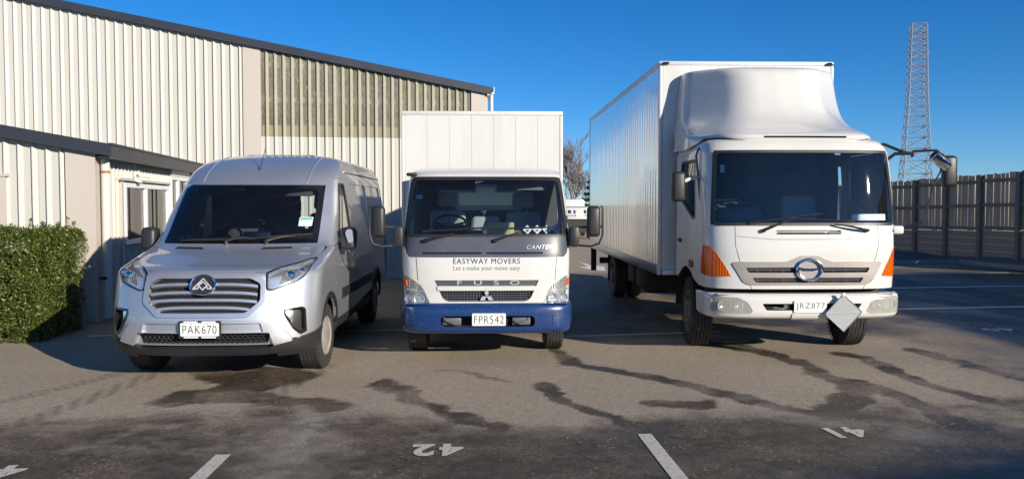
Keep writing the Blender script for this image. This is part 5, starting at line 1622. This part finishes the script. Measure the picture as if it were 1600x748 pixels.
# ---------------------------------------------------------------- large white truck
HT = thing('removal_truck', 'large white box truck with a roof air deflector and orange corner lamps', 'truck', (3.27, 9.08, 0), R_(1.8))
HKK = [(.78, .07, 1.075, .44, 3.4), (.95, .06, 1.08, .44, 3.4), (1.20, .06, 1.085, .44, 3.4), (1.45, .09, 1.09, .44, 3.5), (1.52, .105, 1.09, .44, 3.7), (1.90, .168, 1.09, .44, 3.8), (2.32, .25, 1.075, .44, 3.7),
       (2.40, .28, 1.06, .44, 3.5), (2.45, .32, 1.03, .44, 3.3), (2.49, .43, .95, .44, 3.1), (2.505, .60, .8, .43, 2.8), (2.512, .85, .4, .3, 2.5), (2.515, 1.0, .05, .05, 2)]
HL_ = 1.78
WH = Wrap(HKK, HL_)
WSH = rnd([(-1.025, 1.515), (1.025, 1.515), (.975, 2.325), (-.975, 2.325)], [.06, .06, .05, .05])
AMB = [(.845, .945), (1.02, .93), (.50, .95, 1), (.47, 1.12, 1), (.40, 1.275, 1), (1.05, 1.27), (.99, 1.20), (.90, 1.05)]
AMBm = [(-.845, .945), (-.90, 1.05), (-.99, 1.20), (-1.05, 1.27), (.40, 1.275, -1), (.47, 1.12, -1), (.50, .95, -1), (-1.02, .93)]
gc = 1.005
GRH = rnd([(-.835, 1.085), (-.72, .885), (-.66, .852), (.66, .852), (.72, .885), (.835, 1.085), (.81, 1.105), (.26, 1.105), (.17, 1.135), (.10, 1.17), (-.10, 1.17), (-.17, 1.135), (-.26, 1.105), (-.81, 1.105)], .02)
SL1 = rnd([(-.69, 1.04), (-.66, .985), (-.13, .985), (-.155, 1.045)], .012)
SL2 = mir(SL1)
SL3 = rnd([(-.62, .93), (-.58, .875), (.58, .875), (.62, .93)], .012)
TRN = rnd([(-.36, 1.405), (.37, 1.405), (.37, 1.45), (-.36, 1.45)], .018)
low = [(-.80, .803), (.80, .803), (.50, .803, 1), (.66, .803, 1), (.66, 1.50, 1), (1.055, 1.512), (-1.055, 1.512), (.66, 1.50, -1), (.66, .803, -1), (.50, .803, -1)]
WH.panel('front_panel', low, K['white'], HT, [AMB, AMBm, GRH, TRN], step=.05, th=.03)
seam(HT, WH, [(-.80, 1.51), (-.80, 1.28), (-.75, 1.10), (-.62, .80)], .004); seam(HT, WH, [(.80, 1.51), (.80, 1.28), (.75, 1.10), (.62, .80)], .004)
seam(HT, WH, [(-.80, 1.385), (-.40, 1.35), (.40, 1.35), (.80, 1.385)], .003)
WH.panel('vent_recess', TRN, K['taupe'], HT, off=-.028, th=.004)
WH.panel('vent_bar', rnd([(-.33, 1.412), (.20, 1.412), (.19, 1.428), (-.33, 1.428)], .006), K['dark'], HT, off=-.010, th=.02)
WH.panel('vent_handle', rnd([(.22, 1.408), (.365, 1.412), (.37, 1.435), (.24, 1.435)], .008), K['black'], HT, off=.012, th=.03)
WH.panel('windscreen', WSH, K['glass'], HT, off=.004, th=0, step=.08)
WH.panel('screen_seal', rnd([(-1.04, 1.50), (1.04, 1.50), (.99, 2.34), (-.99, 2.34)], [.06, .06, .05, .05]), K['black'], HT, [rnd([(-1.005, 1.53), (1.005, 1.53), (.955, 2.31), (-.955, 2.31)], [.06, .06, .05, .05])], off=.006, th=.02)
for sg in (-1, 1):
    zz = lambda L: [(y, z, sg) for y, z in L]
    ord_ = (lambda L: L) if sg > 0 else (lambda L: L[::-1])
    WH.panel('pillar', ord_(zz([(.66, 1.50), (.72, 2.34)]) + [(sg * .99, 2.34), (sg * 1.04, 1.50)]), K['white'], HT, th=.02, step=.05)
    win = rnd([(.74, 1.58), (.86, 1.55), (1.50, 1.80), (1.50, 2.27), (.80, 2.27)], [.03, .05, .06, .06, .06])
    wa = [(1.22 + .56 * cos(pi * k / 14), .44 + .54 * sin(pi * k / 14)) for k in range(15)]
    wa2 = [q for q in wa if q[1] > .83 and q[0] > .7]
    WH.panel('door', ord_(zz([(.665, .82), (.72, .82)] + wa2[::-1] + [(1.68, .84), (1.69, 2.34), (.725, 2.34), (.665, 1.50)])), K['white'], HT, [zz(win)], th=.03)
    WH.panel('door_glass', ord_(zz(win)), K['tint'], HT, off=-.012, th=0)
    WH.panel('window_seal', ord_(zz(win)), K['black'], HT, [zz(rnd([(.785, 1.60), (.87, 1.595), (1.465, 1.83), (1.465, 2.235), (.835, 2.235)], .05))], off=.002, th=.014)
    WH.panel('rear_corner', ord_(zz([(1.695, .82), (1.775, .82), (1.775, 2.34), (1.695, 2.34)])), K['white'], HT, th=.02)
    # lower quarter with wheel arch and step
    WH2 = WH
    b = MB(); b.rbox((sg * 1.09 - .012, 1.42, 1.26), (sg * 1.09 + .012, 1.58, 1.31), .008); b.build('door_handle', K['black'], HT)
    WH.panel('side_marker', ord_(zz(rnd([(.86, .985), (1.04, .985), (1.04, 1.065), (.86, 1.065)], .015))), K['black'], HT, off=.012, th=.02)
    WH.panel('marker_lens', ord_(zz(rnd([(.87, .995), (.98, .995), (.98, 1.055), (.87, 1.055)], .012))), K['red'], HT, off=.018, th=.008)
    b = MB(); b.box((sg * .50, 1.76, .9), (sg * 1.02, 1.77, 2.3)); b.build('cab_back', K['chassis'], HT, ang=0)
    pts = [(1.22 + .53 * cos(pi * k / 14), .44 + .52 * sin(pi * k / 14)) for k in range(15)]
    b = MB(); vs = []
    for (y, z) in pts: vs += [(sg * .66, y, z), (sg * 1.085, y, z)]
    b.add(vs, [(2 * k, 2 * k + 1, 2 * k + 3, 2 * k + 2) for k in range(14)]); b.build('mudguard', K['black'], HT, ang=40)
roof = [(-.99, 2.343), (.99, 2.343), (.73, 2.343, 1), (1.77, 2.343, 1), (1.77, 2.512, 1), (1.77, 2.512, -1), (1.77, 2.343, -1), (.73, 2.343, -1)]
WH.panel('roof', roof, K['white'], HT, th=.015, step=.06)
ring = [(-1.06, .9), (1.06, .9), (1.07, 1.5), (1.03, 2.35), (.9, 2.48), (-.9, 2.48), (-1.03, 2.35), (-1.07, 1.5)]
b = MB(); b.prism(ring, HL_ - .015, HL_ - .005); b.build('back_wall', K['dash_dark'], HT, ang=0)
# deflector
DK = [(2.37, .66, 1.10, .50, -.72), (2.44, .36, 1.10, .60, -.72), (2.50, .33, 1.10, .64, -.72), (2.55, .40, 1.095, .66, -.71), (2.61, .56, 1.085, .68, -.66), (2.70, .74, 1.065, .70, -.56), (2.85, .92, 1.05, .74, -.48), (3.05, 1.05, 1.03, .71, -.44), (3.25, 1.14, 1.01, .66, -.43), (3.35, 1.19, 1.00, .62, -.45),
      (3.41, 1.26, .985, .55, -.50), (3.44, 1.38, .96, .42, -.55), (3.452, 1.50, .92, .30, -.6)]
DL = 1.90
WD = Wrap(DK, DL)
dl = [(-.98, 2.52), (-.6, 2.455), (.6, 2.455), (.98, 2.52)] + [(1.25, 2.40, 1), (1.945, 2.42, 1), (1.945, 3.45, 1), (1.945, 3.45, -1), (1.945, 2.42, -1), (1.25, 2.40, -1)]
WD.panel('air_deflector', dl, K['white'], HT, th=.02, step=.05)
WD.panel('deflector_slot', rnd([(-.42, 2.488), (.52, 2.488), (.52, 2.505), (-.42, 2.505)], .007), K['gloss_black'], HT, off=.003, th=.006)
cap = [tuple(WD.pos([(q, WD.t[-1])])[0][0]) for q in np.linspace(-WD.sc[-1], WD.sc[-1], 31)] + [(.92, 1.945, 3.452), (-.92, 1.945, 3.452)]
b = MB(); b.add(cap, [tuple(range(len(cap)))]); b.build('deflector_top', K['white'], HT)
# bumper
HB = [(.475, .06, 1.06, .42, 3.6), (.50, .02, 1.09, .42, 3.6), (.56, .0, 1.10, .42, 3.6), (.69, .0, 1.105, .42, 3.6), (.735, .02, 1.10, .42, 3.6), (.756, .06, 1.08, .42, 3.6)]
WHB = Wrap(HB, 1.0)
SLH = rnd([(-.53, .65), (-.48, .575), (.53, .575), (.58, .65)], .02)
FLR = rnd([(.625, .565), (.68, .66), (.78, .715), (1.0, .725), (1.06, .70), (1.055, .56), (1.02, .535), (.66, .535)], .02)
bo = [(-.80, .478), (.80, .478), (.55, .49, 1), (.64, .52, 1), (.66, .74, 1), (.50, .754, 1), (.80, .755), (-.80, .755), (.50, .754, -1), (.66, .74, -1), (.64, .52, -1), (.55, .49, -1)]
bp = WHB.panel('bumper', bo, K['white'], HT, [SLH, FLR, mir(FLR)], th=.05, step=.04)
b = MB(); b.box((-1.0, .07, .745), (1.0, .3, .751)); b.build('bumper_top', K['white'], bp, ang=0)
WHB.panel('slot_backing', rect(-.56, .61, .555, .67), K['dark'], bp, off=-.10, th=.004)
b = MB(); b.tube([(-.40, .03, .60), (-.30, .02, .59), (-.24, .05, .61)], .014, 6); b.rbox((-.28, .04, .585), (-.2, .09, .635), .01); b.build('tow_hook', K['grey'], bp)
WHB.panel('plate_step', rnd(rect(-.20, .18, .478, .545), .012), K['white'], bp, off=.012, th=.03)
for s in (-1, 1):
    f = (lambda L: L) if s > 0 else mir
    hl = WHB.panel('headlight', f(FLR), K['haze_lens'], HT, off=.002, th=.012)
    WHB.panel('lamp_housing', f(FLR), K['taupe'], hl, off=-.06, th=.004)
    for cx, r_ in ((.93, .075), (.77, .055)):
        c = WHB.pos([WHB.front(s * cx, .625)], -.02)[0][0]
        b = MB(); b.lathe([(r_, .0), (r_ * .9, .02), (r_ * .5, .04), (0, .045)], tuple(c), 22, 'y'); b.build('reflector', K['bright'], hl)
    ap = AMB if s > 0 else AMBm
    am = WH.panel('corner_lamp', ap, K['amber'], HT, off=.006, th=.012, step=.05)
    WH.panel('lamp_housing', ap, K['bright'], am, off=-.045, th=.004)
    for i in range(9):
        z = .96 + i * .03
        xi = max(.84, .84 + (z - .95) * .55)
        q = [(xi + .06, z), (1.06, z + .004), (1.06, z + .014), (xi + .06, z + .012)]
        WH.panel('lamp_flute', f(q), K['amber'], am, off=-.012, th=.015)
    c = WH.pos([WH.front(s * 1.0, 1.02)], -.02)[0][0]
    b = MB(); b.lathe([(.03, .0), (.026, -.012), (0, -.02)], tuple(c), 12, 'y'); b.build('bulb', K['amber'], am)
plate_on(HT, 'JRZ877', -.005, -.018, .62, w=.36, h=.13)
# grille
gr = WH.panel('grille', GRH, K['taupe'], HT, [SL1, SL2, SL3], off=.012, th=.05, step=.05)
WH.panel('grille_backing', rnd([(-.76, 1.07), (-.66, .865), (.66, .865), (.76, 1.07)], .02), K['dark'], HT, off=-.05, th=.004)
for (z, a, c) in ((1.028, -.67, -.145), (1.010, -.66, -.14), (1.028, .145, .67), (1.010, .14, .66), (.918, -.60, .60), (.898, -.585, .585)):
    b = MB(); b.tube([tuple(WH.pos([WH.front(x, z)], -.012)[0][0]) for x in np.linspace(a, c, 14)], .006, 4); b.build('grille_bar', K['grey'], gr, ang=0)
for i in range(9):
    x = -.56 + .14 * i
    for (z0, z1) in ((.878, .928), (.988, 1.042)):
        if z0 > .95 and abs(x) < .17: continue
        b = MB(); b.tube([tuple(WH.pos([WH.front(x, z)], -.016)[0][0]) for z in (z0, z1)], .006, 4); b.build('grille_bar', K['grey'], gr, ang=0)
def oval(a, c, off, n=40): return [tuple(WH.pos([WH.front(a * cos(2 * pi * k / n), 1.022 + c * sin(2 * pi * k / n))], off)[0][0]) for k in range(n + 1)]
b = MB(); b.tube(oval(.137, .112, .035), .017, 10, caps=False); bd = b.build('badge', K['chrome'], HT)
WH.panel('badge_field', [(.13 * cos(2 * pi * k / 30), 1.022 + .105 * sin(2 * pi * k / 30)) for k in range(30)], K['taupe'], bd, off=.016, th=.012)
WH.panel('badge_mark', rnd([(-.135, 1.036), (-.06, 1.010), (.06, 1.010), (.135, 1.036), (.135, 1.052), (.05, 1.034), (-.05, 1.034), (-.135, 1.052)], .004), K['chrome'], bd, off=.036, th=.014)
# blank folding sign hung on the bumper
b = MB(); h = .205
b.prism(rnd([(0, -h), (h, 0), (0, h), (-h, 0)], .012), 0, .006); sg_ = b.build('hazard_sign', K['sign_grey'], HT, ang=0, loc=(.345, -.055, .552), rot=(R_(2), R_(-3), 0))
b = MB(); b.box((-h + .01, -.009, -.006), (h - .01, -.0005, .006)); b.build('sign_hinge', K['alu'], sg_, ang=0)
for k in range(4):
    a = [(0, -h), (h, 0), (0, h), (-h, 0)][k]; c = [(h, 0), (0, h), (-h, 0), (0, -h)][k]
    b = MB(); b.tube([(a[0], .0, a[1]), (c[0], .0, c[1])], .006, 4); b.build('sign_edge', K['alu'], sg_, ang=0)
b = MB(); b.rbox((-.018, -.012, h - .03), (.018, .014, h + .014), .005); b.tube([(0, .01, .1), (0, .06, .14)], .012, 6); b.build('sign_clip', K['badge'], sg_)
# wipers
wiper(HT, WH, -.50, 1.445, -.22, 1.555, -.66, 1.525, .16, 1.63, off=.035)
wiper(HT, WH, .66, 1.445, .28, 1.51, -.22, 1.575, .52, 1.545, off=.035)
# mirrors
b = MB(); b.tube([(.90, .50, 2.41), (1.0, .44, 2.42), (1.19, .36, 2.325), (1.28, .33, 2.31)], .017, 8); b.tube([(1.00, .52, 2.22), (1.02, .42, 2.24), (1.10, .38, 2.31), (1.28, .33, 2.31)], .02, 8)
b.tube([(1.27, .33, 2.27), (1.29, .33, 2.345)], .016, 8); b.tube([(1.29, .33, 2.335), (1.42, .29, 2.34), (1.52, .27, 2.345), (1.60, .27, 2.30), (1.64, .28, 2.2)], .014, 8)
b.tube([(1.60, .28, 2.28), (1.56, .26, 2.10), (1.50, .25, 2.0), (1.39, .25, 1.62), (1.36, .26, 1.52)], .010, 8); b.tube([(1.36, .26, 1.53), (1.12, .36, 1.46)], .012, 8)
b.rbox((.86, .48, 2.385), (1.02, .56, 2.425), .012)
arm = b.build('mirror_arm', K['black'], HT)
b = MB(); b.rbox((1.585, .22, 1.93), (1.75, .31, 2.285), .045, 3); b.build('mirror_shell', K['black'], arm)
b = MB(); b.prism(rnd([(1.60, 1.955), (1.735, 1.955), (1.735, 2.265), (1.60, 2.265)], .03), .311, .315); b.build('mirror_glass', K['mirror'], arm)
mx = Matrix.Translation((1.535, .20, 2.21)) @ Matrix.Rotation(R_(-40), 4, 'Y').inverted() @ Matrix.Rotation(R_(28), 4, 'X')
b = MB(); b.rbox((-.125, -.0, -.065), (.125, .09, .065), .045, 3, mx=mx); b.build('convex_mirror', K['black'], arm)
b = MB(); b.rbox((-.108, -.022, -.052), (.108, .0, .052), .02, 3, mx=mx); b.build('convex_mirror_glass', K['mirror'], arm)
b = MB(); b.rbox((1.03, .26, 1.40), (1.165, .44, 1.495), .025, 3); b.build('mirror_foot', K['white'], HT)
b = MB(); b.tube([(.86, .25, 1.73), (.90, .22, 1.60), (.965, .23, 1.50), (1.04, .26, 1.43), (1.12, .3, 1.48)], .006, 5); b.build('mirror_wire', K['black'], HT)
b = MB(); b.tube([(-1.00, .72, 2.39), (-1.08, .66, 2.38), (-1.115, .64, 2.30), (-1.075, .55, 1.72), (-1.06, .52, 1.56)], .013, 8); arm = b.build('mirror_arm', K['grey'], HT)
b = MB(); b.tube([(-1.10, .60, 2.05), (-1.20, .56, 2.03), (-1.30, .56, 1.99)], .022, 8); b.build('mirror_joint', K['white_trim'], arm)
b = MB(); b.rbox((-1.415, .52, 1.765), (-1.255, .62, 2.115), .045, 3); b.build('mirror_shell', K['black'], arm)
b = MB(); b.prism(rnd([(-1.40, 1.79), (-1.27, 1.79), (-1.27, 2.09), (-1.40, 2.09)], .03), .621, .625); b.build('mirror_glass', K['mirror'], arm)
# air intake behind the cab, side lamp
b = MB(); b.rbox((-1.06, 1.80, 1.45), (-.98, 1.90, 2.25), .02); b.build('air_intake', K['black'], HT)
# cabin
b = MB(); b.rbox((-1.0, .50, 1.1), (1.0, 1.02, 1.53), .06, 3); b.rbox((-1.0, .38, 1.1), (1.0, .6, 1.50), .05, 3); dash = b.build('dashboard', K['dash_dark'], HT)
b = MB(); b.rbox((-.82, .68, 1.48), (-.28, 1.05, 1.70), .09, 3); b.build('instrument_hood', K['dash_grey'], dash)
steering(HT, -.55, 1.08, 1.74, .225, tilt=.5)
seat(HT, -.55, 1.60, 1.35, .50, K['seat_dark'], hb=.52, lean=.06)
seat(HT, .05, 1.60, 1.35, .46, K['seat_dark'], hb=.46, lean=.06, head=False)
seat(HT, .45, 1.55, 1.35, .50, K['seat_grey'], hb=.50, lean=.08, head=False)
WH.panel('headlining', [(.80, 2.345, -1), (-.9, 2.345), (.9, 2.345), (.80, 2.345, 1), (1.7, 2.345, 1), (1.7, 2.51, 1), (1.7, 2.51, -1), (1.7, 2.345, -1)], K['head_liner'], HT, off=-.03, th=.004, step=.1)
b = MB(); b.box((-1.02, .35, .98), (1.02, 1.74, 1.06)); b.build('cab_floor', K['dash_dark'], HT, ang=0)
WH.panel('front_lining', [(-1.03, .81), (1.03, .81), (.55, .81, 1), (.55, 1.48, 1), (1.03, 1.49), (-1.03, 1.49), (.55, 1.48, -1), (.55, .81, -1)], K['dark'], HT, off=-.075, th=.004, step=.08)
WH.panel('windscreen_sticker', rect(-.93, -.885, 2.09, 2.18, .006), K['card'], HT, off=-.004, th=.001)
WH.panel('tax_label', rect(.50, .92, 1.56, 1.63, .004), K['card'], HT, off=-.012, th=.001)
b = MB(); b.rbox((-.78, .80, 2.18), (-.15, .82, 2.32), .01); b.rbox((.15, .80, 2.18), (.78, .82, 2.32), .01); b.build('sun_visor', K['head_liner'], HT)
# box, chassis, wheels
box_body(HT, -.11, 1.16, 1.97, 9.35, .80, 3.615, 6, 9, K['white_box'], ribbed=True)
for x in (-1.20, .98):
    b = MB(); b.rbox((x - .035, 1.935, 3.565), (x + .055, 1.975, 3.60), .012); b.build('marker_lamp', K['gloss_black'], HT)
b = MB()
for s in (-1, 1): b.box((s * .42 - .05, .3, .55), (s * .42 + .05, 9.2, .78))
for y in (.6, 1.5, 3.0, 4.6, 6.0, 8.0): b.box((-.37, y, .57), (.37, y + .1, .74))
b.cyl((-.9, 1.22, .43), (.9, 1.22, .43), .07, 10); b.cyl((-.9, 6.75, .44), (.9, 6.75, .44), .12, 10); b.lathe([(.0, -.2), (.22, -.15), (.22, .15), (0, .2)], (0, 6.75, .44), 16)
b.box((-1.0, .5, .60), (1.0, .66, .80)); b.box((-1.05, 9.2, .45), (.85, 9.28, .58))
b.build('chassis', K['chassis'], HT, ang=0)
for (x0, y0, z0, x1, y1, z1, nm) in ((-1.15, 3.3, .42, -.5, 4.3, .78, 'fuel_tank'), (.35, 3.0, .42, 1.0, 4.4, .78, 'tool_box'), (-1.12, 4.6, .42, -.55, 5.2, .78, 'battery_box')):
    b = MB(); b.rbox((x0, y0, z0), (x1, y1, z1), .05, 3); b.build(nm, K['chassis'], HT)
for s in (-1, 1):
    wheel(HT, (s * .94, 1.22, .42), .42, .24, s, 'truck', steer=R_(-4))
    wheel(HT, (s * .96 - .08, 6.75, .42), .42, .22, s, 'truck'); wheel(HT, (s * .68 - .08, 6.75, .42), .42, .22, s, 'truck')
    b = MB(); b.box((s * .80 - .3 - .06, 7.25, .25), (s * .80 + .25 - .06, 7.265, .85)); b.build('mudflap', K['rubber'], HT, ang=0)
b = MB(); b.box((-1.25, 9.1, .30), (-1.14, 9.2, .82)); b.build('rear_post_foot', K['chassis'], HT, ang=0)
b = MB(); b.rbox((-1.09, 1.80, 1.02), (-1.03, 1.9, 1.12), .02); b.build('side_lamp', K['clear'], HT)
